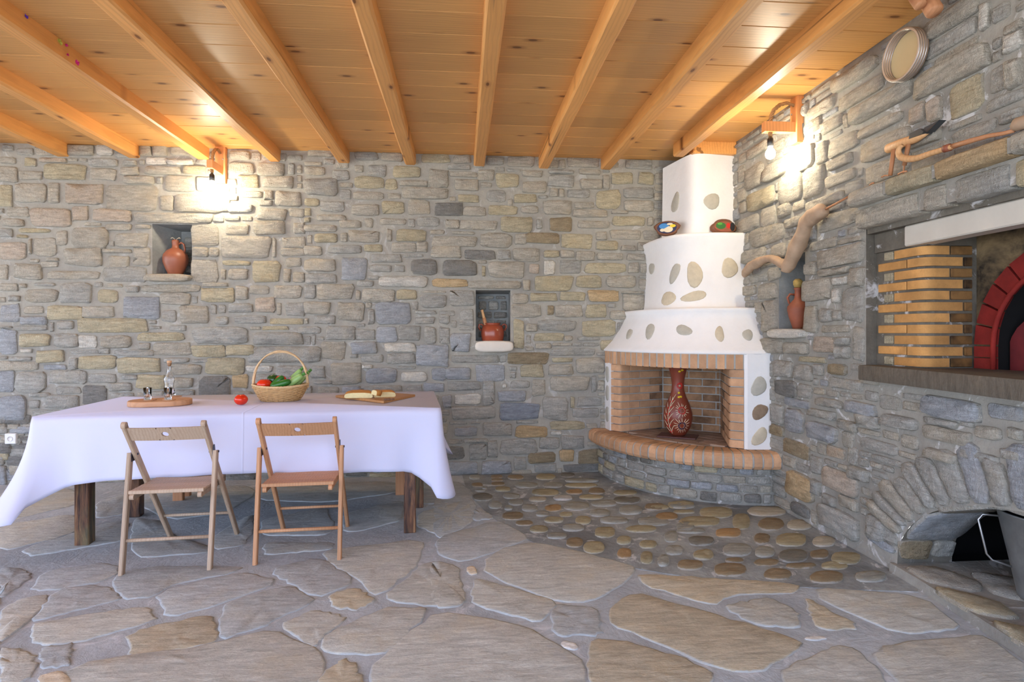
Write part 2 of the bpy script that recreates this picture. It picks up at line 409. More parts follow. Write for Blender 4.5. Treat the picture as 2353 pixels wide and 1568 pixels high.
class Stones:
    """collects stones; the largest 295 become single parts, the rest one stuff part"""
    def __init__(s, parent, mats, name='stone', world_flip=False): s.p = parent; s.L = []; s.mats = mats; s.name = name; s.flip = world_flip
    def add(s, out, fmap, h, code, inset=.016, rough=.25, deep=.012):
        vs, fs, ev = stone_geo(out, fmap, h, inset, rough, deep)
        if s.flip: fs = [f[::-1] for f in fs]
        area = abs(sum(out[i][0]*out[(i+1) % len(out)][1]-out[(i+1) % len(out)][0]*out[i][1] for i in range(len(out))))/2
        s.L.append((area, vs, fs, ev, code))
    def build(s, limit=295):
        s.L.sort(key=lambda q: -q[0])
        for area, vs, fs, ev, code in s.L[:limit]:
            mb = MB(); mb.add(vs, fs, 0, ev); c = sum((Vector(v) for v in vs), Vector())/len(vs)
            mb.obj(s.name, s.mats[code], s.p, True, c)
        if len(s.L) > limit:
            mb = MB(); ks = list(s.mats)
            for area, vs, fs, ev, code in s.L[limit:]: mb.add(vs, fs, ks.index(code), ev)
            mb.obj(s.name+'_chips', [s.mats[k_] for k_ in ks], s.p, True, kind='stuff')
def parse(txt, ox, oy, sc):
    out = []
    for ln in txt.replace(',', '\n').split('\n'):
        q = ln.split()
        if len(q) < 5: continue
        x0, y0, x1, y1 = [float(t) for t in q[:4]]
        out.append((ox+x0/sc, oy+y0/sc, ox+x1/sc, oy+y1/sc, q[4]))
    return out
A = """0 195 115 240 t,180 200 262 262 y,300 200 480 232 p,495 105 680 185 t,695 105 820 185 w,1010 115 1095 190 t,1105 115 1205 185 t,1235 115 1370 180 t
1060 195 1205 250 w,1210 210 1400 250 w,0 265 128 375 t,145 292 307 355 t,330 240 625 362 y,640 205 850 262 g,655 278 840 358 t,890 215 985 255 g,870 265 1000 322 t
1055 262 1300 318 t,1325 258 1480 318 y,900 328 1110 385 t,0 395 90 545 y,118 388 335 525 t,352 390 432 525 t,480 388 738 535 p,760 400 1140 578 t,1190 330 1395 440 t
1420 335 1525 435 w,1160 470 1250 580 t,1275 465 1640 595 t,1650 530 1815 595 w,1655 240 1830 315 t,1720 325 1868 415 y,1860 240 2045 330 t,2080 235 2125 320 g,1900 335 2120 412 t
1740 440 1890 488 t,1905 435 1970 500 t,1985 440 2175 540 t,1870 505 1965 545 t,55 555 210 625 t,230 560 500 692 p,522 545 640 650 p,680 570 945 660 p,20 640 180 695 t
610 665 725 690 t,990 598 1525 668 t,1860 560 2065 645 t,2085 560 2190 625 t,140 708 360 740 y,0 705 98 770 g,130 755 205 775 y,410 725 490 835 t,510 700 785 848 t
765 678 950 720 t,835 745 1060 840 t,975 680 1085 710 t,1382 675 1575 835 t,1630 668 1790 752 t,1835 655 2060 752 t,2120 665 2195 740 t,0 805 195 930 p,215 780 232 890 t
245 770 405 910 t,465 850 738 980 t,790 795 825 835 g,745 855 945 885 t,960 850 1080 975 t,1390 845 1505 915 t,1510 850 1580 912 t,1600 760 1945 922 t,1965 780 1990 910 t
2035 770 2195 845 t,2030 850 2195 905 t,300 945 420 988 t,340 920 425 942 t,110 965 300 1072 t,0 970 60 1075 t,345 1015 720 1075 t,790 910 930 985 t,760 985 1055 1095 g
1388 935 1565 1092 t,1610 940 1805 975 y,1595 1000 1630 1075 t,1648 1000 1790 1080 t,1830 935 2020 1100 y,2060 920 2170 985 t,2045 1000 2095 1092 t,2110 1025 2195 1095 t
0 1105 130 1155 t,145 1105 195 1135 t,250 1098 400 1122 g,435 1105 665 1248 g,190 1145 420 1238 t,65 1190 150 1235 g,905 1120 1005 1165 g,1045 1112 1445 1168 t,1470 1100 1640 1125 t
1445 1130 1690 1240 y,710 1150 850 1240 y,1165 1175 1370 1258 t,1700 1125 1790 1220 t,1805 1118 1940 1182 t,1975 1115 2175 1210 t,895 1205 1150 1350 b,0 1255 150 1385 b
175 1268 318 1320 t,355 1265 598 1362 y,605 1268 828 1345 t,1170 1300 1268 1382 g,1300 1262 1500 1388 t,1520 1255 1560 1325 g,1845 1200 1978 1312 p,1645 1250 1825 1312 g
1995 1240 2028 1330 t,2065 1240 2195 1335 g,1690 1335 1915 1395 g,1945 1355 2195 1398 y,1550 1340 1645 1398 g,115 1410 340 1440 g,160 1340 345 1402 b,365 1385 390 1450 g
415 1375 528 1432 g,575 1350 1060 1455 y,1075 1370 1130 1395 g,1085 1410 1160 1430 g,1225 1405 1345 1445 g,1895 1410 2080 1440 y,20 105 100 150 g,1420 130 1500 190 t,1660 150 1800 210 t,1900 170 1960 200 g"""
B = """20 40 185 85 t,318 55 465 108 g,490 60 615 115 t,735 68 918 122 y,938 75 1052 128 t,1150 85 1260 135 g,1280 85 1450 150 t,1660 92 1850 148 t,2028 105 2200 160 g,0 118 110 138 t
0 148 128 200 t,175 165 280 235 g,318 140 370 185 t,405 138 515 208 g,565 145 735 215 y,785 165 910 275 t,915 180 1090 212 t,1095 168 1192 235 t,900 135 1050 165 g,948 230 1098 298 t
1210 190 1352 275 y,1378 172 1500 210 t,1378 240 1525 315 t,1540 205 1705 275 g,1540 168 1700 195 g,1735 165 1870 200 t,1742 225 1878 290 t,1885 200 1925 285 t,1940 182 2075 262 y
2108 185 2200 265 y,0 225 205 330 g,320 205 495 290 y,505 228 585 295 y,605 235 780 268 t,612 278 905 350 t,310 305 500 358 t,525 318 605 350 t,1148 298 1275 372 g,970 325 1098 372 y
1320 322 1465 378 y,1282 352 1312 395 t,1550 285 1600 338 t,1605 288 1640 340 t,1665 290 1800 345 g,1845 295 1990 415 y,2018 280 2200 350 g,2018 365 2200 430 t,0 345 95 400 y,0 410 40 460 y
100 365 252 435 g,300 385 468 455 t,488 368 625 452 y,655 358 788 452 t,820 378 995 455 d,1002 398 1140 462 t,1160 395 1340 455 y,1370 395 1475 445 t,1510 362 1688 450 t,1705 370 1830 410 t
1705 420 1910 468 t,1940 428 2040 445 t,75 452 258 490 t,0 470 38 500 y,225 490 360 535 t,480 475 638 515 t,710 468 850 525 g,890 480 978 540 t,984 488 1215 545 t,1242 468 1435 560 y
1465 478 1500 545 g,1555 468 1690 555 n,1730 490 1930 535 t,1950 460 2145 522 y,2165 465 2200 520 t,0 515 205 555 t,285 550 468 628 t,520 540 550 615 t,580 545 770 618 y,60 572 212 630 y
228 565 272 625 t,790 548 885 575 t,930 558 1075 575 t,808 590 1080 655 t,1115 572 1300 658 t,1405 568 1600 635 n,1330 570 1400 640 t,1618 572 1810 662 y,1840 560 1905 610 t,1930 545 2125 610 t
1835 618 1980 675 y,0 650 105 708 t,150 645 358 695 g,380 640 495 685 y,548 625 703 690 t,710 625 775 685 t,800 650 980 722 t,430 700 610 752 g,620 698 750 720 g,1015 675 1205 730 d
1220 675 1300 735 g,1320 665 1475 745 t,1508 678 1605 722 y,1615 678 1702 725 t,1712 685 1832 745 t,1850 695 2010 738 t,2000 645 2090 680 t,2035 700 2150 738 t,2105 625 2150 680 t
5 728 200 812 t,228 715 390 865 b,415 768 545 812 g,568 768 632 812 g,672 735 832 832 d,870 745 1088 842 d,1120 775 1142 838 y,1168 748 1390 850 t,1418 760 1480 825 p,1515 742 1580 828 w
1618 742 1745 820 g,1768 755 2028 820 y,2045 752 2110 820 t,2120 760 2160 820 t,480 838 782 910 w,400 838 470 860 g,0 822 200 885 g,330 868 432 905 g,808 855 1028 910 o,1040 868 1365 920 t
1378 860 1425 930 t,1452 838 1688 930 y,1715 835 1870 910 y,1905 835 2095 908 t,0 895 70 980 g,82 890 305 985 t,325 930 352 990 t,368 920 560 1002 t,585 925 710 988 y,740 932 890 945 t
732 958 898 1035 g,920 930 1070 1030 g,1312 948 1410 1012 t,1430 948 1590 998 y,1612 938 1768 998 y,1790 925 1985 998 o,2008 955 2145 1050 t,0 1000 160 1080 t,210 1005 375 1122 t
385 1005 425 1040 t,455 1005 675 1152 b,680 998 715 1050 g,700 1055 830 1078 g,850 1055 945 1092 g,980 1050 1070 1150 g,1312 1018 1492 1100 t,1530 1022 1575 1085 n,1590 1020 1755 1098 t
1775 1018 1905 1100 y,1930 1058 2040 1115 t,60 1090 190 1142 g,0 1105 25 1140 t,400 1048 440 1145 g,702 1098 820 1138 g,925 1118 962 1165 g,1398 1140 1468 1188 t,1480 1118 1710 1185 g
1760 1120 1965 1218 y,850 1080 915 1140 g,1320 1118 1385 1295 y,1452 1200 1635 1248 y,1642 1215 1692 1250 t,1730 1225 1860 1245 g,1402 1215 1430 1265 g,1460 1262 1558 1300 t,1870 1245 1980 1310 y
2020 1120 2090 1190 t,2000 935 2140 950 t"""
Cc = """0 25 155 250 b,190 65 450 185 y,505 65 710 200 g,718 85 878 195 w,912 85 1185 195 t,1245 55 1662 135 y,1250 148 1350 205 g,1380 148 1718 265 t,1745 8 2240 165 g,1728 175 2028 272 y
2045 170 2295 262 y,190 205 295 240 w,635 215 890 245 g,895 200 990 250 g,1040 215 1375 265 g,330 215 588 325 y,90 275 295 310 g,0 315 355 400 t,625 290 705 390 g,710 268 1042 385 y
395 345 600 392 b,1065 285 1448 420 y,1480 285 1710 328 g,1735 295 1885 325 g,1525 342 1810 440 t,1850 280 2192 430 y,0 405 130 595 b,150 405 415 590 g,455 405 775 520 g,810 430 1055 510 g
1105 435 1245 480 g,1230 435 1500 565 y,1565 460 1742 555 t,1800 455 2062 690 d,2095 430 2232 562 o,2110 590 2280 640 g,510 545 730 608 g,745 535 952 700 d,985 510 1185 585 g,1000 600 1210 650 g
275 598 450 638 g,0 620 240 855 b,272 670 362 738 g,420 622 705 730 g,1370 585 1480 640 g,1590 575 1755 640 g,300 755 560 820 g,0 875 62 935 t,80 885 175 930 t,0 0 110 18 g,140 -15 425 35 g,520 -15 660 25 g"""
D = "0 515 30 560 t,0 580 48 638 y,0 660 35 770 b,-90 560 -20 640 g,1120 700 1250 745 d,1262 700 1330 740 g,1700 690 1800 715 d,1820 695 1960 720 y,1350 700 1500 740 g,1990 690 2080 720 g"
Fv = """570 5 800 78 g,105 70 620 200 g,80 215 780 385 g,865 0 1150 138 g,1160 30 1360 138 g,1380 0 1590 160 b,1610 0 1832 142 g,1880 5 2000 180 g,2035 10 2140 178 g,2155 70 2353 265 b,715 80 748 195 g
805 160 1058 340 t,1120 160 1388 285 b,1110 290 1182 330 g,1220 295 1455 375 g,1475 175 1785 270 w,1490 285 1780 385 g,1800 195 2128 425 b,912 365 1225 608 t,1232 402 1340 438 w,700 410 850 545 g
35 412 298 475 w,345 405 640 570 g,140 500 335 640 g,1280 440 1582 590 b,1590 415 1790 445 g,1630 470 1910 580 w,1955 430 2105 565 b,730 565 910 600 g,770 630 985 710 t,1030 625 1220 700 b
1265 615 1635 700 g,1700 615 1855 700 g,1865 590 2085 680 b,2065 715 2165 840 b,640 620 710 710 g"""
E = """195 80 730 170 g,850 60 1310 190 n,1350 112 1590 165 y,1350 10 1860 90 g,1640 110 1965 290 t,135 225 410 372 b,470 190 810 388 b,860 215 948 262 g,870 280 940 350 g,990 195 1255 345 y
1310 185 1590 315 t,145 390 520 490 g,555 395 695 660 g,780 418 830 465 w,880 380 1090 470 g,1130 365 1275 550 t,1325 330 1775 505 t,1815 320 1865 510 g,1885 380 1965 490 t,232 530 522 660 w
730 500 1050 620 b,750 630 1195 840 B,1255 570 1540 830 g,1570 565 1615 690 y,1655 572 1925 680 g,190 670 680 825 g,100 560 190 690 b,1600 705 1895 805 g,1330 850 1740 945 y,170 855 365 885 g
420 860 525 880 g,945 845 1190 875 g,550 875 890 1020 g,230 920 480 1025 b,940 905 1305 1045 o,1340 965 1470 1010 w,1760 880 1880 930 t,330 1055 605 1095 g,760 1055 1185 1230 g,1215 1035 1430 1170 g
1470 1015 1740 1165 g,150 1060 310 1110 g,395 1110 590 1290 g,612 1075 720 1270 g,130 1150 340 1300 d,1440 1180 1615 1320 o,1080 1210 1395 1340 n,920 1260 1060 1400 g,1670 1180 1910 1340 n
165 1320 480 1465 b,540 1310 880 1460 b,1160 1345 1400 1440 g,1500 1350 1900 1430 d,1340 880 1360 890 g"""
back = (parse(A, 0, 300, 3.1357)+parse(B, 700, 330, 2.751)+parse(Cc, 0, 750, 3.9217)+parse(D, 0, 760, 2.139)
        + parse(Fv, 560, 750, 4.525)+parse(E, 1000, 800, 5.057))
G = """610 420 900 530 t,650 548 930 650 t,720 600 1110 720 t,450 665 608 735 t,425 770 530 850 t,535 760 665 840 t,672 735 705 825 t,790 765 1060 835 t,1200 205 1520 305 g,1205 60 1530 190 t
1560 10 1615 190 w,1635 30 1740 130 g,1715 140 1828 200 t,1715 210 1828 320 w,1155 380 1610 540 t,1370 520 1565 730 y,1625 420 1735 590 g,1745 380 1828 560 t,1590 610 1828 690 g,1225 635 1305 780 p
1110 670 1200 790 p,1690 710 1828 780 g,790 865 1110 990 t,580 870 775 980 t,500 920 565 1055 t,315 960 480 1100 w,575 1000 735 1075 t,560 1110 750 1180 t,810 1020 1100 1150 t,425 1070 545 1260 t
265 1130 405 1300 t,165 1050 300 1150 t,45 1060 150 1210 t,225 900 290 960 t,60 930 190 1000 t,0 990 50 1050 t,0 1060 38 1170 t,1120 1000 1350 1075 t,930 340 960 400 g,420 670 445 740 g,1110 855 1300 930 t"""
Hh = """65 45 235 165 y,365 120 440 185 t,275 140 345 230 t,145 170 245 290 t,0 230 130 320 t,460 95 700 155 t,520 195 820 300 t,310 235 410 300 t,75 290 290 410 t,215 415 310 500 t,30 450 180 530 t
200 570 262 655 t,130 670 252 780 t,30 690 115 750 t,105 800 155 870 t,170 785 255 985 t,440 530 520 620 t,535 430 830 550 t,480 380 650 440 t,660 370 830 400 t,540 570 740 615 t,755 570 838 680 t
440 650 620 790 t,640 625 745 680 w,690 700 832 930 g,635 700 685 800 w,440 820 525 1000 t,550 840 625 930 g,640 850 690 920 g,555 950 735 1000 t,760 970 832 1190 g,160 1040 305 1135 t,315 1065 460 1145 t
500 1030 640 1130 p,655 1030 740 1080 g,655 1095 740 1170 g,240 1185 365 1300 g,370 1215 490 1320 g,500 1215 565 1290 g,410 1165 580 1200 y,610 1210 720 1280 n,610 1310 820 1380 g,250 1320 385 1430 d
395 1345 490 1440 g,830 1300 935 1345 t,0 40 50 120 t,10 130 60 200 t"""
J = """245 40 380 85 b,255 95 350 215 b,175 75 240 170 g,385 100 520 145 g,375 170 525 265 b,420 40 560 85 g,580 60 740 120 b,770 130 960 200 g,1010 40 1320 150 b,1345 70 1533 150 b,1005 200 1250 275 t
1275 190 1420 255 t,1460 200 1533 260 g,660 260 850 330 g,880 240 970 310 t,560 220 620 300 g,245 270 380 350 n,260 450 405 585 o,285 605 380 670 d,460 430 650 550 p,480 300 570 360 p,590 300 640 390 g
600 410 700 480 g,1020 320 1180 375 t,1190 330 1400 375 g,455 560 520 610 g,545 570 645 635 t,430 640 640 760 g,180 180 240 240 n,390 350 450 440 g,1420 320 1533 370 g,640 130 760 190 g,540 160 640 210 g
700 680 790 800 g,1000 150 1180 185 g,1200 160 1270 190 g,400 480 440 560 g"""
right = parse(G, 1700, 0, 2.8)+parse(Hh, 1700, 420, 2.9035)+parse(J, 1700, 900, 2.348)

# ------------------------------------------------------------------ floor
fl = MB(); fl.box(-7.5, -3, -.06, XW+.02, YW+.02, 0)
floor = fl.obj('floor', M_mort_f, kind='structure')
fmapF = lambda a, b, h: Vector((a, b, h))
FP = {'D': (0, 760, 2.139), 'M': (0, 1200, 1.9608), 'K': (1000, 1050, 3.92), 'N': (1200, 1100, 2.041)}
flags = """M g 150,310 215,225 450,190 530,200 520,240 430,275 290,300
M g 0,215 110,215 145,245 60,310 0,345
M g 235,335 290,300 450,290 520,320 535,350 300,410 155,445
M t 0,400 100,350 225,335 145,440 60,500 0,540
M t 290,440 640,385 690,450 350,540 180,560 150,470
M g 515,250 700,205 1080,205 1040,230 760,290 700,335 560,345
M g 725,320 1080,232 1235,268 1190,300 960,380 770,430
M g 1010,375 1290,290 1415,360 1180,470 1010,525 1000,460
M y 590,500 940,425 985,530 850,570 600,610
M g 1215,220 1440,165 1600,270 1420,340
M t 1455,135 1900,85 1880,190 1700,330 1620,260 1500,190
M y 1480,330 1600,300 1690,355 1600,400 1500,385
M t 1730,350 1920,185 2060,205 2095,365 1950,378
M t 1270,470 1420,400 1560,435 1470,500 1415,570
M t 1485,505 1740,388 1925,402 1760,585 1560,600 1445,570
M g 190,570 330,550 315,650 180,660
M t 370,640 850,580 1200,495 1430,590 1420,700 1370,780 350,820
M y 1440,700 1570,615 1645,715 1640,800 1430,800
M c 165,700 270,668 330,710 300,760 180,760
M t 0,570 150,590 160,690 0,760
M t 1700,660 1790,570 1980,415 2353,480 2600,620 2610,800 1700,820
K t 480,960 620,840 900,790 1300,870 1790,1005 1640,1150 1400,1290 1100,1285 700,1150 480,1040
K g 30,740 560,585 830,740 560,850 240,945 40,880
K g 340,580 355,475 400,460 535,555
K g 0,370 275,355 360,440 320,590 180,675 0,730
K t 360,1100 700,1190 1085,1310 930,1490 340,1335
K t -40,960 130,975 215,1090 255,1335 -20,1345
K c 275,1000 330,985 375,1010 380,1060 330,1075 285,1045
N y 560,452 1280,498 1265,545 1000,540 900,595 600,505
N y 440,605 540,548 700,590 1285,760 1250,805 1080,895 900,885 560,735 435,690
N t 1390,520 1850,552 2050,700 1760,728 1420,580
N y 1328,560 1590,705 1400,712 1345,640
N t 945,605 1150,562 1285,625 1300,700 1100,690
N g 140,620 165,595 355,612 365,735 145,735
N y 350,765 520,775 860,895 880,950 700,1010 350,990 312,880
N t 1240,890 1490,790 1555,805 1690,930 1710,1020 1250,1020
N t 1640,800 2150,740 2340,870 2353,1060 1870,1060
N w 175,775 200,765 255,778 268,800 240,812 190,800
N w 1315,755 1350,742 1420,745 1435,755 1370,765
D t 0,805 230,772 365,792 370,855 100,920 0,935
D g 470,850 640,800 640,895 475,925
D t 0,965 365,905 375,995 0,1085
D g 475,965 620,935 600,1035 470,1055 190,1105 110,1080
D g 695,845 860,785 1190,765 1250,800 1100,895 835,925
D g 1300,765 1940,745 1945,795 1600,845 1290,830
D g 665,925 800,945 845,1005 1000,1055 1030,1085 655,1115
D g 1055,1010 1235,905 1245,980 1195,1055 1055,1075
D g 1295,935 1590,875 1640,960 1595,1005 1295,1005
D g 1305,1045 1630,1045 1635,1075 1305,1105
D g 1695,905 1975,835 1975,935 1705,995
D t 2055,905 2290,835 2320,945 2150,1000 2055,960
D g 2055,775 2235,740 2320,800 2290,845 2065,850
D g -420,830 -20,800 -20,930 -420,980
M t -300,250 -10,260 -20,400 -330,420
M g -350,470 -20,440 -20,640 -380,700"""
fs_ = Stones(floor, FM, 'flagstone')
for ln in flags.split('\n'):
    q = ln.split(); ox, oy, sc = FP[q[0]]
    P = []
    for t in q[2:]:
        x, y = [float(u) for u in t.split(',')]; p = onZ(ox+x/sc, oy+y/sc, 0); P.append((p.x, p.y))
    small = len(q) and q[1] in 'cw'
    gx = sum(p[0] for p in P)/len(P); gy = sum(p[1] for p in P)/len(P)
    if not small: P = [(gx+(a-gx)*1.085, gy+(b-gy)*1.085) for a, b in P]
    fs_.add(poly_outline(P, 16 if small else 34, .003 if small else .009, 1), fmapF, .0055, q[1], .02 if not small else .008, .4, .01)
# cobbled apron round the hearth
arcpx = [(1062, 1092), (1070, 1120), (1090, 1150), (1125, 1185), (1165, 1215), (1215, 1243), (1280, 1268), (1350, 1284), (1430, 1302), (1520, 1318), (1620, 1333), (1720, 1342), (1830, 1350), (1950, 1356), (2060, 1360), (2110, 1362)]
arc = [onZ(x, y, 0) for x, y in arcpx]
ap = MB(); ap.prism([(p.x, p.y) for p in arc]+[(XW, 2.65), (XW, YW), (.72, YW)], -.02, .003)
apron = ap.obj('cobbled_apron', M_mort_c, floor)
K = """305 172 410 210 g,500 172 610 200 n,650 172 800 212 n,500 205 612 228 n,905 160 1085 215 y,1125 150 1260 190 d,1340 148 1495 188 n,325 245 432 278 n,500 235 630 268 n,355 300 455 320 g
535 278 680 320 y,715 238 930 288 g,970 240 1150 285 g,1165 205 1480 238 g,1170 245 1460 285 y,1505 240 1690 295 y,1600 310 1820 355 y,335 338 520 405 d,605 335 765 385 g,865 300 1120 360 y
1175 303 1330 345 o,1380 290 1530 345 n,840 370 1005 412 t,1062 355 1240 400 w,1290 352 1520 392 y,1600 368 1850 430 d,475 412 600 475 g,655 392 795 445 g,775 440 925 500 g,985 442 1140 500 o
1150 415 1390 490 g,1400 402 1640 455 g,1650 450 1870 530 g,1885 430 2070 490 n,2090 410 2340 475 y,600 510 800 578 n,900 500 1030 545 g,1115 508 1240 548 y,1390 482 1580 548 g,1980 515 2190 580 o
720 585 885 630 n,980 555 1160 605 y,1258 545 1405 618 y,845 632 1020 692 y,1140 615 1345 680 g,1480 555 1740 610 g,1820 555 2110 630 g,1000 695 1190 748 g,1432 640 1625 738 y,1715 630 2000 690 y
2175 595 2340 680 g,2060 680 2190 778 g,1175 740 1335 825 n,1330 775 1528 880 y,1630 728 1770 800 y,1835 760 2000 835 y,2070 808 2235 895 g,1635 838 1770 930 o,1845 865 1965 975 y,2000 895 2110 1000 g
620 450 700 490 g,420 280 470 300 g,1700 360 1790 380 g,2140 490 2340 520 y"""
Lc = """830 140 990 190 y,735 185 930 228 y,985 170 1070 245 y,1055 135 1240 180 t,1105 190 1230 250 n,1240 200 1360 245 t,720 238 860 262 g,905 238 1030 282 o,1085 262 1165 315 n,1188 262 1335 325 y
1360 278 1470 325 t,775 275 900 320 d,800 340 900 388 y,938 310 1078 370 g,950 378 1040 402 n,725 388 850 435 n,895 405 1052 465 n,1090 325 1185 375 g,1200 338 1340 400 d,1350 340 1440 382 n
1445 350 1590 410 y,1085 385 1205 415 n,1232 402 1380 428 n,1400 398 1530 432 y,1128 430 1265 480 n,1345 442 1510 498 n,1560 440 1710 492 g,690 120 810 145 g,600 130 690 150 y,860 100 960 125 g"""
co = Stones(apron, CM, 'cobble')
for x0, y0, x1, y1, c in parse(K, 1000, 1050, 3.92)+parse(Lc, 1200, 1100, 2.041):
    xm, ym = (x0+x1)/2, (y0+y1)/2; pts = []
    for k_ in range(14):
        t = 2*math.pi*k_/14; p = 2.6; cs, sn = math.cos(t), math.sin(t); sk = random.uniform(-.04, .04)
        u = math.copysign(abs(cs)**(2/p), cs)*(1+sk); v = math.copysign(abs(sn)**(2/p), sn)*(1-sk)
        q = onZ(xm+u*(x1-x0)/2, ym+v*(y1-y0)/2, 0); pts.append((q.x, q.y))
    r = math.dist((onZ(xm, ym, 0).x, onZ(xm, ym, 0).y), (XW, YW))
    if r < 1.12: continue
    co.add(pts[::-1], fmapF, .012, c, .012, .3, .01)
fs_.build(); co.build()

# ------------------------------------------------------------------ walls
def bz(px, py): p = onY(px, py, YW); return p.x, p.z
def rz_(px, py): p = onX(px, py, XW); return p.y, p.z
n1 = bz(350, 515)+bz(441, 632); n2 = bz(1093, 667)+bz(1173, 784)      # back wall niches (x0, ztop, x1, zbot)
n3 = rz_(1790, 594)+rz_(1850, 757)                                    # right wall niche (yfar, ztop, ynear, zbot)
def arch_z(y):
    q = 1-((y-2.0)/.78)**2
    return .05+.47*math.sqrt(q) if q > 0 else None
ALC = (1.30, 3.004, 1.045, 1.80)       # oven alcove y0,y1,z0,z1
def wall_mesh(u0, u1, rects, f, arch=False):
    us = {u0, u1}
    for a, b, c, d in rects: us |= {a, b}
    if arch: us |= {2.0+.78*math.cos(R(t)) for t in range(0, 181, 9)}
    us = sorted(us); mb = MB()
    for a, b in zip(us, us[1:]):
        m_ = (a+b)/2; iv = [(c, d) for (p, q, c, d) in rects if p-1e-6 < m_ < q+1e-6]; iv.sort()
        lo = (0, 0)
        if arch and arch_z(m_): lo = (arch_z(a) or .0, arch_z(b) or .0)
        segs = []; cur = lo
        for c, d in iv: segs.append((cur, (c, c))); cur = (d, d)
        segs.append((cur, (ZC+.02, ZC+.02)))
        for (l0, l1), (h0, h1) in segs: mb.add([f(a, l0), f(b, l1), f(b, h1), f(a, h0)], [(0, 1, 2, 3)])
    return mb
wb = wall_mesh(-7.5, XW+.02, [(n1[0], n1[2], n1[3], n1[1]), (n2[0], n2[2], n2[3], n2[1])], lambda u, z: Vector((u, YW, z)))
wall_back = wb.obj('wall_back', M_mort, kind='structure')
wr = wall_mesh(-2.0, YW, [(n3[2], n3[0], n3[3], n3[1]), ALC], lambda u, z: Vector((XW, u, z)), True)
wall_right = wr.obj('wall_right', M_mort_r, kind='structure')
def niche(nx, X0, z1, X1, z0, d, f, splay=0):
    mb = MB()
    P = [f(X0, z0, 0), f(X1, z0, 0), f(X1, z1, 0), f(X0, z1, 0), f(X0+splay, z0, d), f(X1, z0, d), f(X1, z1-.02, d), f(X0+splay, z1-.02, d)]
    mb.add(P, [(0, 4, 5, 1), (1, 5, 6, 2), (2, 6, 7, 3), (3, 7, 4, 0), (4, 7, 6, 5)])
    return mb.obj('niche_lining', M_niche, nx)
fb = lambda u, z, d: Vector((u, YW+d, z)); fr = lambda u, z, d: Vector((XW+d, u, z))
niche(wall_back, n1[0], n1[1], n1[2], n1[3], .24, fb, .12); niche(wall_back, n2[0], n2[1], n2[2], n2[3], .2, fb)
niche(wall_right, n3[2], n3[1], n3[0], n3[3], .2, fr)
def gapfill(st_, boxes, u0, u1, z0, z1, fm, codes, blocked=None, q=.014):
    nu, nz = int((u1-u0)/q), int((z1-z0)/q); occ = [[False]*nz for _ in range(nu)]; mg = .013
    for a, b, c, d in boxes:
        a, c = min(a, c), max(a, c)
        for i in range(max(0, int((a-mg-u0)/q)), min(nu, int((c+mg-u0)/q)+1)):
            for j in range(max(0, int((b-mg-z0)/q)), min(nz, int((d+mg-z0)/q)+1)): occ[i][j] = True
    if blocked:
        for i in range(nu):
            for j in range(nz):
                if blocked(u0+(i+.5)*q, z0+(j+.5)*q): occ[i][j] = True
    rnd = random.Random(5); cells = [(i, j) for i in range(nu) for j in range(nz) if not occ[i][j]]; cells.sort()
    for i, j in cells:
        if occ[i][j]: continue
        mw, mh = rnd.randint(5, 16), rnd.randint(3, 7); w_, h_ = 1, 1; gw = gh = True
        while gw or gh:
            gw = w_ < mw and i+w_ < nu and all(not occ[i+w_][j+t] for t in range(h_))
            if gw: w_ += 1
            gh = h_ < mh and j+h_ < nz and all(not occ[i+t][j+h_] for t in range(w_))
            if gh: h_ += 1
        if w_ >= 3 and h_ >= 2 and w_*h_ >= 8:
            st_.add(box_outline(u0+i*q, z0+j*q, u0+(i+w_)*q, z0+(j+h_)*q, 12), fm, rnd.uniform(.006, .016), rnd.choice(codes))
            for a in range(i-1, i+w_+1):
                for b in range(j-1, j+h_+1):
                    if 0 <= a < nu and 0 <= b < nz: occ[a][b] = True
st = Stones(wall_back, SM)
fmB = lambda a, b, h: Vector((a, YW-h, b)); fmR = lambda a, b, h: Vector((XW-h, a, b))
for x0, y0, x1, y1, c in back:
    a0, b1 = bz(x0, (y0)); a1, b0 = bz(x1, (y1))
    xm = (x0+x1)/2; b1 = bz(xm, y0)[1]; b0 = bz(xm, y1)[1]
    st.add(box_outline(a0, b0, a1, b1), fmB, random.uniform(.010, .026), c)
# stones hidden behind the tablecloth and left of the frame, packed in rows
def fill(st_, u0, u1, z0, z1, fm, codes='gtbgy', hh=(.05, .12), ww=(.09, .26)):
    z = z0
    while z < z1-.04:
        h = min(random.uniform(*hh), z1-z); u = u0
        while u < u1-.05:
            w_ = min(random.uniform(*ww), u1-u)
            st_.add(box_outline(u+.01, z+.01, u+w_-.012, z+h-.01), fm, random.uniform(.01, .024), random.choice(codes)); u += w_
        z += h
fill(st, -7.4, -4.55, .02, 2.6, fmB, hh=(.09, .16), ww=(.16, .4))
fill(st, -4.2, -.25, .02, .6, fmB, 'gbdg')
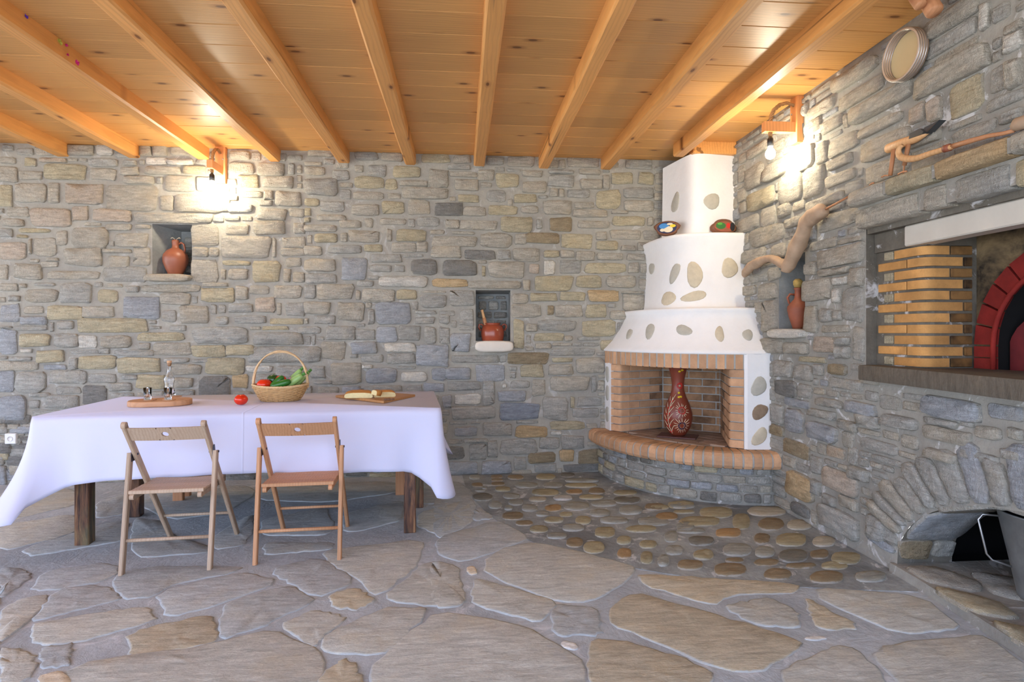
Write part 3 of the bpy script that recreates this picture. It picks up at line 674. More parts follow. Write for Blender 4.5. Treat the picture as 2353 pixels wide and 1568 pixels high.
# stones at the back of the niches
for (X0, z1, X1, z0), d in ((n1, .24), (n2, .2)):
    fmN = (lambda d_: (lambda a, b, h: Vector((a, YW+d_-h, b))))(d)
    fill(st, X0+(.14 if d > .21 else .02), X1-.01, z0+.02, z1-.03, fmN, 'dgd', (.07, .12), (.08, .18))
gapfill(st, [(bz(x0, 0)[0], bz((x0+x1)/2, y1)[1], bz(x1, 0)[0], bz((x0+x1)/2, y0)[1]) for x0, y0, x1, y1, c in back]+[(n1[0]-.03, n1[3]-.07, n1[2]+.03, n1[1]), (n2[0], n2[3]-.09, n2[2]+.02, n2[1])], -4.5, XW-.3, .0, ZC-.02, fmB, 'ggtt')
st.build()
def in_arch(y, z): q = arch_z(y); return q is not None and z < q+.2
st = Stones(wall_right, SM, world_flip=True)
for x0, y0, x1, y1, c in right:
    xm = (x0+x1)/2; a0 = rz_(x0, 700)[0]; a1 = rz_(x1, 700)[0]; b1 = rz_(xm, y0)[1]; b0 = rz_(xm, y1)[1]
    if b1 < .8 and in_arch((a0+a1)/2, (b0+b1)/2): continue
    st.add(box_outline(a1, b0, a0, b1), fmR, random.uniform(.012, .034), c)
fill(st, -1.9, 1.9, .02, 1.0, fmR, hh=(.09, .16), ww=(.16, .4)) if False else None
fill(st, -1.9, 1.25, .02, 1.7, fmR, hh=(.09, .16), ww=(.16, .4)); fill(st, -1.9, 2.0, 2.0, 2.7, fmR, hh=(.09, .16), ww=(.16, .4))
def blk(y, z):
    dp = rz_(2088, 127)
    return math.hypot(y-dp[0], z-dp[1]) < .15 or (y < 3.02 and .93 < z < 2.0) or in_arch2(y, z) or z < .03 or (n3[2]-.03 < y < n3[0]+.03 and n3[3]-.07 < z < n3[1]+.03)
def in_arch2(y, z): q = 1-((y-2.0)/1.03)**2; return q > 0 and z < .05+.72*math.sqrt(q)
gapfill(st, [(rz_(x0, 0)[0], rz_((x0+x1)/2, y1)[1], rz_(x1, 0)[0], rz_((x0+x1)/2, y0)[1]) for x0, y0, x1, y1, c in right if not (rz_((x0+x1)/2, y1)[1] < .8 and in_arch(rz_((x0+x1)/2, y1)[0], (rz_((x0+x1)/2, y1)[1]+rz_((x0+x1)/2, y0)[1])/2))], 1.3, 4.6, 0, ZC-.02, fmR, 'gtgb', blk)
# voussoirs over the wood store arch
th = 4
while th < 150:
    dt = random.uniform(4.5, 8.5); t0, t1 = R(th+.35), R(th+dt-.35); L_ = random.uniform(.19, .27)
    def pt(t, k_): return (2.0+(.785+k_)*math.cos(t), .05+(.475+k_)*math.sin(t))
    st.add(poly_outline([pt(t0, .006), pt(t0, L_), pt(t1, L_*random.uniform(.85, 1.05)), pt(t1, .006)][::-1], 14, .004), fmR, random.uniform(.012, .03), random.choice('ggbtgp'), .012)
    th += dt
# soffit of the arch: rough slabs running through the wall
for t0_, t1_, x0, x1, c in ((3, 16, .01, .17, 'n'), (4, 15, .18, .29, 'g'), (17, 46, .01, .29, 'b'), (47, 72, .01, .29, 'g'), (73, 105, .01, .29, 'g'), (106, 140, .01, .29, 'd')):
    def fmA(a, b, h): return Vector((XW+b, 2.0+(.775-h)*math.cos(a), .05+(.47-h)*math.sin(a)))
    st.add(box_outline(R(t0_), x0, R(t1_), x1), fmA, .012, c, .01)
st.build()
# arch reveal, cavity
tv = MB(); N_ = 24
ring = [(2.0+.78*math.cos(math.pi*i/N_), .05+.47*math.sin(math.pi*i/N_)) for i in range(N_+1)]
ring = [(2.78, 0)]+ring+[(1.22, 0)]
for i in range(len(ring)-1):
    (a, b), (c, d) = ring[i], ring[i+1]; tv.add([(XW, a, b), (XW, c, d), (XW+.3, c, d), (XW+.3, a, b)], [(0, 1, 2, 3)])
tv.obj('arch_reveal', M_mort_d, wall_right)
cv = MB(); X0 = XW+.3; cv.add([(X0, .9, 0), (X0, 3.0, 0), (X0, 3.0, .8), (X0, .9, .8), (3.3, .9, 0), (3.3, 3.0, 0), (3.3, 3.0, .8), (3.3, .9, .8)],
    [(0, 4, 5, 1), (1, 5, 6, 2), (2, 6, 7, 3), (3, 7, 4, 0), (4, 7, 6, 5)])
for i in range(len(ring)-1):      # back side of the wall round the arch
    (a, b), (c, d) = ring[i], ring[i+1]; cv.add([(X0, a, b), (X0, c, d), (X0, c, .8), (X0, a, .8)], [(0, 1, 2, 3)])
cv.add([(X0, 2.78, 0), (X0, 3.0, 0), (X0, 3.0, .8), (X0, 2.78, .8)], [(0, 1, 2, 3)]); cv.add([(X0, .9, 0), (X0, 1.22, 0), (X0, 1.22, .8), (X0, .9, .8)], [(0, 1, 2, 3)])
cv.obj('wood_store_lining', M_soot_shade, wall_right)  # black colour puts the shade inside the store into its lining
# kerb of slabs under the arch
kerb = MB(); kerb.prism([(2.175, 2.80), (2.165, 2.6), (2.13, 2.3), (2.09, 2.0), (2.05, 1.5), (2.02, 1.0), (2.02, .2), (3.28, .2), (3.28, 2.78), (2.3, 2.78)], 0, .05)
kerb = kerb.obj('kerb', M_mort_r, wall_right)
ks = Stones(kerb, {'g': SM['g'], 't': SM['t'], 'y': SM['y'], 'n': SM['n'], 'd': SM['d']}, 'slab')
for P, c in (([(2.19, 2.74), (2.17, 2.56), (2.30, 2.42), (2.42, 2.50), (2.36, 2.70)], 't'), ([(2.14, 2.50), (2.12, 2.26), (2.26, 2.17), (2.33, 2.32), (2.26, 2.42)], 'y'),
             ([(2.12, 2.20), (2.08, 1.92), (2.22, 1.85), (2.27, 2.08)], 'y'), ([(2.07, 1.85), (2.04, 1.5), (2.2, 1.45), (2.24, 1.8)], 't'), ([(2.45, 2.65), (2.36, 2.40), (2.5, 2.3), (2.7, 2.5)], 'g'),
             ([(2.32, 2.12), (2.30, 1.9), (2.5, 1.85), (2.6, 2.05), (2.45, 2.2)], 'n'), ([(2.02, 1.4), (2.0, 1.0), (2.2, .95), (2.2, 1.4)], 'g'), ([(2.72, 2.7), (2.72, 2.5), (2.95, 2.45), (2.95, 2.7)], 'd')):
    ks.add(poly_outline(P[::-1], 16, .005), lambda a, b, h: Vector((a, b, .05+h)), .014, c, .015, .3, .01)
ks.build()
# niche sills
def blob(name, pts, f, d0, d1, mat, parent, bul=.012):
    """rounded slab: outline pts (u,z) extruded from depth d0 to d1 with a rounded front"""
    mb = MB(); n = len(pts); cu = sum(p[0] for p in pts)/n; cz = sum(p[1] for p in pts)/n
    vs = []
    for (k_, d) in ((1, d0), (1, d1+bul), (.94, d1+bul*.3), (.8, d1)):
        for u, z in pts: vs.append(f(cu+(u-cu)*k_, cz+(z-cz)*(k_ if k_ == 1 else k_-.1), d))
    fs = [(r*n+i, r*n+(i+1) % n, (r+1)*n+(i+1) % n, (r+1)*n+i) for r in range(3) for i in range(n)]+[tuple(range(3*n, 4*n)), tuple(range(n))[::-1]]
    mb.add(vs, fs); o = mb.obj(name, mat, parent, True); return o
def oval(px0, py0, px1, py1, conv, p=3.5, N=20, jit=.03):
    out = []
    for k_ in range(N):
        t = 2*math.pi*k_/N; c, s_ = math.cos(t), math.sin(t)
        x = (px0+px1)/2+math.copysign(abs(c)**(2/p), c)*(px1-px0)/2*(1+random.uniform(-jit, jit)); y = (py0+py1)/2-math.copysign(abs(s_)**(2/p), s_)*(py1-py0)/2*(1+random.uniform(-jit, jit))
        out.append(conv(x, y))
    return out
blob('sill_stone', oval(337, 631, 443, 648, bz), fb, .2, -.07, SM['t'], wall_back)
blob('sill_stone', oval(1092, 783, 1178, 809, bz), fb, .19, -.08, M_white_stone, wall_back)
blob('sill_stone', oval(1778, 756, 1856, 778, rz_), fr, .19, -.06, SM['w'], wall_right)

# ------------------------------------------------------------------ ceiling
ce = MB(); ce.box(-7.5, -1.2, ZC+.03, XW+.3, YW+.3, ZC+.09)
ceiling = ce.obj('ceiling', M_beam, kind='structure')
y = YW+.1; PWD = .213
while y > -1.1:
    xs = [-7.5, XW]
    if random.random() < .35: xs = [-7.5, random.choice((-3.4, -1.6, .12, 1.3)), XW]
    for a, b in zip(xs, xs[1:]):
        mb = MB(); mb.bbox(a+.001, y-PWD+.0025, ZC, b-.001, y-.0005, ZC+.028, .003); mb.obj('plank', M_plank, ceiling, False, ((a+b)/2, y-PWD/2, ZC))
    y -= PWD
bx = [bz(p, 380)[0] for p in (144, 308, 467, 632, 790, 943, 1101, 1249, 1392)]+[1.765]
for x in [bx[0]-.58*k_ for k_ in range(5, 0, -1)]+bx:
    mb = MB(); pts = []
    hw, zb = .047, ZC-.098
    n = 26; y0, y1 = -1.2, (YW+.05 if x < 1.7 else 4.62)
    ph = random.uniform(0, 20)
    for i in range(n+1):      # hand-hewn: slightly wavy edges
        yy = y0+(y1-y0)*i/n; q = lambda s_: noise.noise(Vector((yy*1.7, ph, s_)))*.006
        c = .012+noise.noise(Vector((yy*2, ph, 9)))*.005
        pts += [(x-hw+q(1), yy, ZC), (x-hw+q(1), yy, zb+c), (x-hw+c+q(1), yy, zb+q(3)), (x+hw-c+q(2), yy, zb+q(3)), (x+hw+q(2), yy, zb+c), (x+hw+q(2), yy, ZC)]
    fs = [(i*6+k_, i*6+k_+1, i*6+k_+7, i*6+k_+6) for i in range(n) for k_ in range(5)]+[tuple(range(6))[::-1], tuple(range(n*6, n*6+6))]
    mb.add(pts, fs); mb.obj('beam', M_beam, ceiling, False, (x, 2, ZC))
mb = MB(); mb.bbox(1.84, 4.50, ZC-.10, XW, 4.60, ZC, .006); mb.obj('beam', M_beam, ceiling, False, (2, 4.55, ZC))

# ------------------------------------------------------------------ corner fireplace
FPT = thing('corner_fireplace', 'white plastered corner fireplace with stepped hood and curved tan brick hearth', 'fireplace', (1.8, 4.6, 0))
def ell(a, b, t, p=2.0): return (XW-a*abs(math.cos(t))**(2/p), YW-b*abs(math.sin(t))**(2/p))
def quarter(a, b, z0, z1, mat, name, n=28, ai=None, bi=None):
    mb = MB(); o_ = [ell(a, b, math.pi/2*i/n) for i in range(n+1)]
    i_ = [ell(ai, bi, math.pi/2*i/n) for i in range(n, -1, -1)] if ai else [(XW, YW)]
    mb.prism(o_+i_, z0, z1); return mb.obj(name, mat, FPT, keep=True)
base = quarter(1.0, 1.10, 0, .285, M_mort_r, 'base')
bs = Stones(FPT, SM)
def fmBase(a, b, h):
    t = a; x, y = ell(1.0+h, 1.10+h, t); return Vector((x, y, b))
z = .015
for zi, h in enumerate((.075, .06, .065, .06)):
    t = .02
    while t < 1.52:
        w_ = random.uniform(.09, .22); t2 = min(t+w_, 1.55)
        bs.add(box_outline(t+.012, z+.006, t2-.008, z+h-.004, 12), fmBase, random.uniform(.010, .022), random.choice('gbgtgdy'), .01); t = t2
    z += h
bs.L = [(a, v, f, e_, c) for a, v, f, e_, c in bs.L]
for a, v, f, e_, c in bs.L:
    mb = MB(); mb.add(v, f, 0, e_); cc = sum((Vector(q) for q in v), Vector())/len(v); o = mb.obj('stone', SM[c], base, True, cc)
# hearth slab with nosed bricks
quarter(.95, 1.06, .27, .375, M_grout, 'hearth_core')
mb = MB(); vs = []
prof = [(-.24, .381), (-.05, .384), (-.024, .377), (-.005, .360), (.001, .33), (-.001, .30), (-.016, .282), (-.04, .274), (-.24, .274)]; n = len(prof)
for i in range(61):
    for r_, z_ in prof: x, y_ = ell(1.085+r_, 1.20+r_, math.pi/2*i/60); vs.append((x, y_, z_))
mb.add(vs, [(s_*n+i, s_*n+(i+1) % n, (s_+1)*n+(i+1) % n, (s_+1)*n+i) for s_ in range(60) for i in range(n)]); hg = mb.obj('hearth_edge', M_grout, FPT, True, keep=True)

NB = 26
for k_ in range(NB):
    t0 = math.pi/2*k_/NB+.0062; t1 = math.pi/2*(k_+1)/NB-.0062; mb = MB(); vs = []
    prof = [(-.22, .385), (-.05, .388), (-.02, .381), (.0, .362), (.006, .33), (.004, .30), (-.012, .278), (-.04, .270), (-.22, .27)]
    for t in (t0, (t0+t1)/2, t1):
        for r_, z_ in prof:
            x, y_ = ell(1.085+r_, 1.20+r_, t); vs.append((x, y_, z_))
    n = len(prof); fs = [(s_*n+i, s_*n+(i+1) % n, (s_+1)*n+(i+1) % n, (s_+1)*n+i) for s_ in range(2) for i in range(n)]+[tuple(range(n))[::-1], tuple(range(2*n, 3*n))]
    mb.add(vs, fs); x, y_ = ell(1.0, 1.1, (t0+t1)/2); mb.obj('brick', M_brick, hg, False, (x, y_, .33))
# hearth floor tiles on the diagonal
a45 = R(38)
for i in range(-8, 9):
    for j in range(-5, 6):
        u, v = i*.105, j*.215+(.1 if i % 2 else 0)
        x = 1.62+u*math.cos(a45)-v*math.sin(a45); y_ = 4.45+u*math.sin(a45)+v*math.cos(a45)
        if x > 2.14 or y_ > 4.98 or ((XW-x)/.84)**2+((YW-y_)/.95)**2 > 1.0: continue
        M = Matrix.Translation((x, y_, 0)) @ Matrix.Rotation(a45, 4, 'Z')
        mb = MB(); mb.bbox(-.05, -.105, .372, .05, .105, .3885, .002, M); mb.obj('tile', M_tile, FPT, False, (x, y_, .38), keep=True)
# jambs and firebox
A_, B_, C_, D_, E_, F_, G_, H_ = (1.262, YW), (1.272, 4.885), (1.325, 4.80), (1.76, 4.985), (2.15, 4.70), (1.935, 4.08), (2.015, 4.02), (XW, 4.0)
zb0, CHH, NCR = .388, .0635, 9
fbx = MB()
fbx.prism([(1.285, YW), (1.292, 4.90), (1.34, 4.815), (1.765, 5.0), (1.765, YW)], zb0, .97); fbx.prism([(1.75, 4.997), (2.163, 4.695), (XW, 4.7), (XW, YW), (1.75, YW)], zb0, .97)
fbx.prism([(2.163, 4.72), (1.95, 4.09), (2.02, 4.035), (XW, 4.035), (XW, 4.72)], zb0, .97)
fbx.obj('firebox_core', M_grout, FPT, keep=True)
def bricks_along(p0, p1, z0, nc, ch, mat, bl=.225, jt=.009, prot=.008, parent=FPT, off0=0, matf=None, name='brick', thick=.04):
    d = Vector((p1[0]-p0[0], p1[1]-p0[1])); Ln = d.length; d /= Ln; ang = math.atan2(d.y, d.x)
    M = Matrix.Translation((p0[0], p0[1], 0)) @ Matrix.Rotation(ang, 4, 'Z')
    for c in range(nc):
        s = -(bl/2 if (c+off0) % 2 else 0)
        while s < Ln-.02:
            a, b = max(s, 0)+jt/2, min(s+bl, Ln)-jt/2
            if b-a > .02:
                mb = MB(); mb.bbox(a, -prot*0, z0+c*ch+jt/2, b, thick, z0+(c+1)*ch-jt/2, .003, M)
                cc = M @ Vector(((a+b)/2, 0, z0+(c+.5)*ch)); m_ = matf(s, c) if matf else mat
                mb.obj(name, m_, parent, False, cc, keep=True)
            s += bl
def corner_brick(poly, z0, nc, ch, mat, parent=FPT, jt=.009, name='brick', matf=None):
    for c in range(nc):
        mb = MB(); mb.prism(poly, z0+c*ch+jt/2, z0+(c+1)*ch-jt/2)
        o = mb.obj(name, matf(c) if matf else mat, parent, False, (poly[0][0], poly[0][1], z0+(c+.5)*ch), keep=True); auto_smooth(o, 35)
def lerp(p, q, t): return (p[0]+(q[0]-p[0])*t, p[1]+(q[1]-p[1])*t)
def rounded(p, c, q, r=.02, n=5):
    a = Vector(c)+(Vector(p)-Vector(c)).normalized()*r; b = Vector(c)+(Vector(q)-Vector(c)).normalized()*r
    return [tuple((1-t)**2*a+2*t*(1-t)*Vector(c)+t*t*b) for t in [i/n for i in range(n+1)]]
cL = lerp(C_, D_, .22)
corner_brick([B_]+rounded(B_, C_, D_, .03)+[cL, (cL[0]+.0, cL[1]+.05), (1.31, 4.93)], zb0, NCR, CHH, M_brick)
bricks_along(cL, D_, zb0, NCR, CHH, M_brick, matf=lambda s, c: M_brick if s < .15 else M_brick_s)
bricks_along(D_, E_, zb0, NCR, CHH, M_brick_s, off0=1)
cR = lerp(F_, E_, .15)
bricks_along(E_, cR, zb0, NCR, CHH, M_brick_s, off0=0, matf=lambda s, c: M_brick if s > .22 else M_brick_s)
corner_brick([cR]+rounded(E_, F_, G_, .03)+[G_, (G_[0]+.01, G_[1]+.06), (cR[0]+.05, cR[1])], zb0, NCR, CHH, M_brick)
# plastered jambs
pj = MB(); pj.prism([(1.255, YW), (1.262, 4.887), (1.30, 4.892), (1.30, YW)], zb0, .965); pj.obj('plaster_jamb', M_plaster, FPT, keep=True)
pj = MB(); pj.prism([(2.017, 4.018), (2.035, 4.003), (XW, 3.985), (XW, 4.06), (2.03, 4.06)], zb0, 1.07)
jamb = pj.obj('plaster_jamb', M_plaster, FPT, keep=True)
# lintel of upright bricks
def ring_seg(a, b, th_, z0, z1, n=30):
    return [ell(a, b, math.pi/2*i/n) for i in range(n+1)]+[ell(a-th_, b-th_, math.pi/2*i/n) for i in range(n, -1, -1)]
mb = MB(); mb.prism(ring_seg(.9425, 1.0375, .11, 0, 0), .963, 1.072); lc = mb.obj('lintel', M_grout, FPT, keep=True)
NL = 24
for k_ in range(NL):
    t0 = math.pi/2*(k_+.10)/NL; t1 = math.pi/2*(k_+.90)/NL
    P = [ell(.945, 1.04, t0), ell(.945, 1.04, t1), ell(.84, .935, t1), ell(.84, .935, t0)]
    mb = MB(); mb.prism(P, .960, 1.068); mb.obj('brick', M_brick, lc, False, (P[0][0], P[0][1], 1.0))
# stepped hood
def loft(levels, n=40):
    mb = MB(); vs = []
    for z_, a, b, p in levels:
        for i in range(n+1):
            x, y_ = ell(a, b, math.pi/2*i/n, p)
            if p >= 7: x, y_ = x+.085*((YW-y_)/b), y_-.075*((XW-x)/a)
            vs.append((x, y_, z_))
    fs = [(l*(n+1)+i, l*(n+1)+i+1, (l+1)*(n+1)+i+1, (l+1)*(n+1)+i) for l in range(len(levels)-1) for i in range(n)]
    mb.add(vs, fs); return mb
lv = [(1.066, .86, .95, 2), (1.066, .955, 1.05, 2), (1.078, .958, 1.052, 2), (1.10, .935, 1.03, 2.02), (1.16, .875, .965, 2.1), (1.24, .82, .91, 2.2), (1.32, .775, .865, 2.3), (1.365, .758, .845, 2.35),
      (1.385, .765, .85, 2.35), (1.402, .772, .855, 2.35), (1.412, .762, .845, 2.4), (1.415, .70, .78, 2.6), (1.418, .615, .70, 3.0), (1.43, .602, .685, 3.1), (1.50, .592, .672, 3.2), (1.70, .575, .655, 3.4), (1.86, .572, .652, 3.5),
      (1.93, .588, .665, 3.5), (1.975, .606, .682, 3.5), (1.995, .608, .684, 3.5), (2.003, .595, .672, 3.6), (2.006, .50, .56, 5), (2.008, .470, .50, 7), (2.02, .460, .49, 8), (2.10, .455, .485, 9), (2.40, .450, .48, 10), (2.662, .446, .475, 10)]
hm = loft(lv)
hood = hm.obj('hood', M_plaster, FPT, True, keep=True)
hood.data.flip_normals() if False else None
bvh = BVHTree.FromPolygons([Vector(v) for v in hm.v], hm.f)
jb = BVHTree.FromPolygons([Vector(v) for v in pj.v], pj.f)
def inset(px, py, rx, ry, tilt, col, tree=bvh, poly=None):
    mb = MB(); N = 16; pts = []
    d0 = ray(px, py); hit = tree.ray_cast(CAM, d0.normalized())
    if hit[0] is None: return
    nrm = hit[1]; nrm = nrm if nrm.dot(d0) < 0 else -nrm
    ph = random.uniform(0, 6)
    def cast(k_, off):
        res = []
        for i in range(N):
            t = 2*math.pi*i/N; r_ = 1+.10*math.sin(2*t+ph)+.07*math.sin(3*t+ph*2)
            x, y_ = math.cos(t)*rx*r_*k_, math.sin(t)*ry*r_*k_; c, s_ = math.cos(tilt), math.sin(tilt)
            h = tree.ray_cast(CAM, ray(px+x*c-y_*s_, py+x*s_+y_*c).normalized())
            p = h[0] if h[0] is not None else None
            if p is None or (p-hit[0]).length > .4: p = res[-1]-nrm*off if res else hit[0]
            res.append(p+nrm*off)
        return res
    vs = cast(1.0, -.004)+cast(.98, .003)+cast(.85, .006)+[hit[0]+nrm*.007]
    fs = [(r*N+i, r*N+(i+1) % N, (r+1)*N+(i+1) % N, (r+1)*N+i) for r in range(2) for i in range(N)]+[(2*N+i, 2*N+(i+1) % N, 3*N) for i in range(N)]
    mb.add(vs, fs); mb.obj('stone', col, hood if tree is bvh else jamb, True, hit[0])
M_in = plain('inset_stone', (206, 194, 168), .85, .14, 30, .5); M_in2 = plain('inset_stone_brown', (150, 128, 104), .85, .25, 30, .5); M_in3 = plain('inset_stone_grey', (186, 182, 168), .85, .12, 30, .4)
for x, y_, rx, ry, tl, m_ in ((392, 250, 15, 45, .15, M_in3), (545, 245, 38, 31, -.5, M_in3), (291, 530, 11, 26, .1, M_in3), (388, 550, 16, 52, .35, M_in3), (472, 556, 36, 54, -.25, M_in), (620, 528, 36, 42, -.5, M_in),
                              (362, 657, 33, 27, -.3, M_in), (470, 648, 54, 22, -.15, M_in), (196, 808, 10, 26, .4, M_in3), (283, 796, 19, 32, .3, M_in3), (427, 792, 33, 23, .1, M_in3), (578, 808, 20, 32, 0, M_in), (697, 812, 20, 27, -.5, M_in3)):
    inset(1340+x/1.844, 330+y_/1.844, rx/1.844, ry/1.844, tl, m_)
for x, y_, rx, ry, tl, m_ in ((744, 1030, 33, 41, .2, M_in3), (748, 1138, 26, 42, .7, M_in2), (747, 1243, 28, 42, .5, M_in)):
    inset(1340+x/1.844, 330+y_/1.844, rx/1.844, ry/1.844, tl, m_, jb)
for z_ in (.87, .70, .52):
    mb = MB(); mb.add(*stone_geo(oval(4.905, z_-.07, 5.01, z_+.07, lambda a, b: (a, b), 2.2, 14, .1), lambda a, b, h: Vector((1.259-h, a, b)), .007, .01)[:2])
    mb.obj('stone', M_in3, FPT, True, (1.25, 4.96, z_), keep=True)

# ------------------------------------------------------------------ bread oven in the right wall
OV = thing('bread_oven', 'brick bread oven recessed in the right stone wall under a marble lintel', 'oven', (2.4, 2.2, 1.0))
y0, y1, z0, z1 = ALC
bk = MB()
XO = 2.535
bk.add([(XW, y1, z0), (2.262, y1, z0), (2.262, y1, z1), (XW, y1, z1)], [(0, 1, 2, 3)])
bk.add([(2.262, y1, z0), (2.262, 2.72, z0), (2.262, 2.72, z1), (2.262, y1, z1)], [(0, 1, 2, 3)])
bk.add([(2.262, 2.72, z0), (2.278, 2.688, z0), (2.278, 2.688, z1), (2.262, 2.72, z1)], [(0, 1, 2, 3)]); bk.add([(2.278, 2.688, z0), (2.312, 2.672, z0), (2.312, 2.672, z1), (2.278, 2.688, z1)], [(0, 1, 2, 3)])
bk.add([(2.312, 2.672, z0), (XO, 2.672, z0), (XO, 2.672, z1), (2.312, 2.672, z1)], [(0, 1, 2, 3)])
bk.add([(XW, y0, z0), (XO, y0, z0), (XO, y0, z1), (XW, y0, z1)], [(0, 1, 2, 3)])
bk.add([(XW, y1, z1), (XW, y0, z1), (XO, y0, z1), (XO, y1, z1)], [(0, 1, 2, 3)])
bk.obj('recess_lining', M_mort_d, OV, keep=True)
# back face with arched mouth
AY, AZ, RO, RI = 2.18, 1.16, .475, .375
mbk = MB()
ys = sorted({y0, y1}|{AY+RI*math.cos(R(t)) for t in range(0, 181, 10)})
for a, b in zip(ys, ys[1:]):
    m_ = (a+b)/2
    f_ = lambda q: AZ+math.sqrt(max(0, RI*RI-(q-AY)**2))
    la, lb = (f_(a), f_(b)) if abs(m_-AY) < RI else (z0, z0)
    mbk.add([(XO, a, la), (XO, b, lb), (XO, b, z1), (XO, a, z1)], [(0, 1, 2, 3)])
M_sootwall = NG('sooty_render'); _v = M_sootwall.coords(rnd=False); _n = M_sootwall.noise(_v, 3.2, 5, .65, .5)
M_sootwall.bump(M_sootwall.noise(_v, 30, 3), .4, .01)
M_sootwall = M_sootwall.done(M_sootwall.mix(M_sootwall.rng(_n, .40, .62), srgb(30, 28, 28), srgb(140, 120, 88)), .9, .2)
mbk.obj('oven_face', M_sootwall, OV, keep=True)
cav = MB()
ringo = [(AY+RI*math.cos(math.pi*i/18), AZ+RI*math.sin(math.pi*i/18)) for i in range(19)]; ringo = [(AY+RI, z0)]+ringo+[(AY-RI, z0)]
for i in range(len(ringo)-1):
    (a, b), (c, d) = ringo[i], ringo[i+1]; cav.add([(XO, a, b), (XO, c, d), (XO+.7, c, d), (XO+.7, a, b)], [(0, 1, 2, 3)])
cav.add([(XO+.7, a, b) for a, b in ringo], [tuple(range(len(ringo)))]); cav.add([(XO, AY-RI, z0), (XO, AY+RI, z0), (XO+.7, AY+RI, z0), (XO+.7, AY-RI, z0)], [(0, 1, 2, 3)])
cav.obj('oven_chamber', M_soot_shade, OV, keep=True)
dr = MB(); dr.prism([(AY+.355, z0), (AY+.355, AZ+.02)]+[(AY+.355*math.cos(math.pi*i/14), AZ+.355*math.sin(math.pi*i/14)*.55) for i in range(1, 14)]+[(AY-.355, AZ+.02), (AY-.355, z0)], 0, .02, M=Matrix(((0, 0, 1, XO+.04), (1, 0, 0, 0), (0, 1, 0, 0), (0, 0, 0, 1))))
dr.obj('oven_door', M_maroon, OV, keep=True)
# arch bricks and legs
def arch_brick(P):
    mb = MB(); n = len(P); vs = [(XO-.03, a, b) for a, b in P]+[(XO-.0005, a, b) for a, b in P]
    mb.add(vs, [tuple(range(n)), tuple(range(n, 2*n))[::-1]]+[(i, i+n, (i+1) % n+n, (i+1) % n) for i in range(n)])
    mb.obj('arch_brick', M_brick_r, OV, False, (XO, P[0][0], P[0][1]), keep=True)
for k_ in range(14):
    t0, t1 = math.pi*k_/14+.012, math.pi*(k_+1)/14-.012; P = [(AY+r_*math.cos(t), AZ+r_*math.sin(t)) for r_, t in ((RO, t0), (RO, t1), (RI, t1), (RI, t0))]; arch_brick(P)
for s_ in (1, -1):
    for a, b in ((z0+.004, z0+.055), (z0+.06, AZ-.004)): arch_brick([(AY+s_*RI, a), (AY+s_*RO, a), (AY+s_*RO, b), (AY+s_*RI, b)])
mb = MB(); mb.tube([(XO-.034, a, b) for a, b in [(AY+(RI-.008)*1, z0)]+[(AY+(RI-.008)*math.cos(math.pi*i/18), AZ+(RI-.008)*math.sin(math.pi*i/18)) for i in range(19)]+[(AY-RI+.008, z0)]], .012, 6)
mb.obj('arch_rim', M_brick_r, OV, True, keep=True)
# pier of yellow bricks with a rounded corner
zc0, chh = 1.048, .0552
c0 = (2.252, 2.662)
for c in range(11):
    odd = c % 2 == 0; za, zb_ = zc0+c*chh+.006, zc0+(c+1)*chh-.007
    ly = .165 if not odd else .115; 
    # corner brick: along the wall plane (Y) by ly.. and into the opening (X)
    lx = .13 if odd else .20; ly = .20 if odd else .11
    poly = [(2.252, c0[1]+ly)]+rounded((2.252, c0[1]+.3), (2.252, c0[1]), (2.5, c0[1]), .06, 8)+[(2.252+lx, c0[1]), (2.252+lx, c0[1]+.04), (2.30, c0[1]+.05), (2.30, c0[1]+ly)]
    mb = MB(); mb.prism(poly, za, zb_); m_ = M_brick_o
    o = mb.obj('brick', m_, OV, False, (2.26, c0[1], za), keep=True); auto_smooth(o, 35)
    ya = c0[1]+ly+.012; yb = min(y1-.012, ya+.21)
    mb = MB()
    if odd: mb.bbox(2.253, ya, za, 2.29, ya+.065, zb_, .003); mt = SM['y']
    else: mb.bbox(2.252, ya, za, 2.30, yb-.01, zb_, .003); mt = M_brick_o
    mb.obj('brick', mt, OV, False, (2.26, ya, za), keep=True)
    xa = 2.252+lx+.012
    mb = MB(); mb.bbox(xa, c0[1], za, XO-.03, c0[1]+.04, zb_, .003); mb.obj('brick', M_brick_os, OV, False, (xa, c0[1], za), keep=True)
mb = MB(); mb.bbox(2.215, 1.3, 1.655, 2.31, 2.75, 1.757, .006); mb.obj('marble_lintel', M_marble, OV, keep=True)
mb = MB(); mb.box(2.20, 1.3, 1.757, 2.30, y1-.01, 1.80); mb.box(2.245, 2.75, 1.655, 2.3, y1-.005, 1.76); mb.box(2.262, 2.66, 1.65, 2.50, 2.68, 1.8); mb.obj('lintel_bed', M_mort_d, OV, keep=True)
# slate ledge
mb = MB(); P = [(2.145, 2.99), (2.10, 2.4), (2.05, 1.9), (2.02, 1.3), (2.54, 1.3), (2.54, 3.0), (2.2, 3.0)]
mb.prism(P, .968, 1.048, bev=.006); auto_smooth(mb.obj('ledge_slab', M_slate, OV, keep=True), 30)
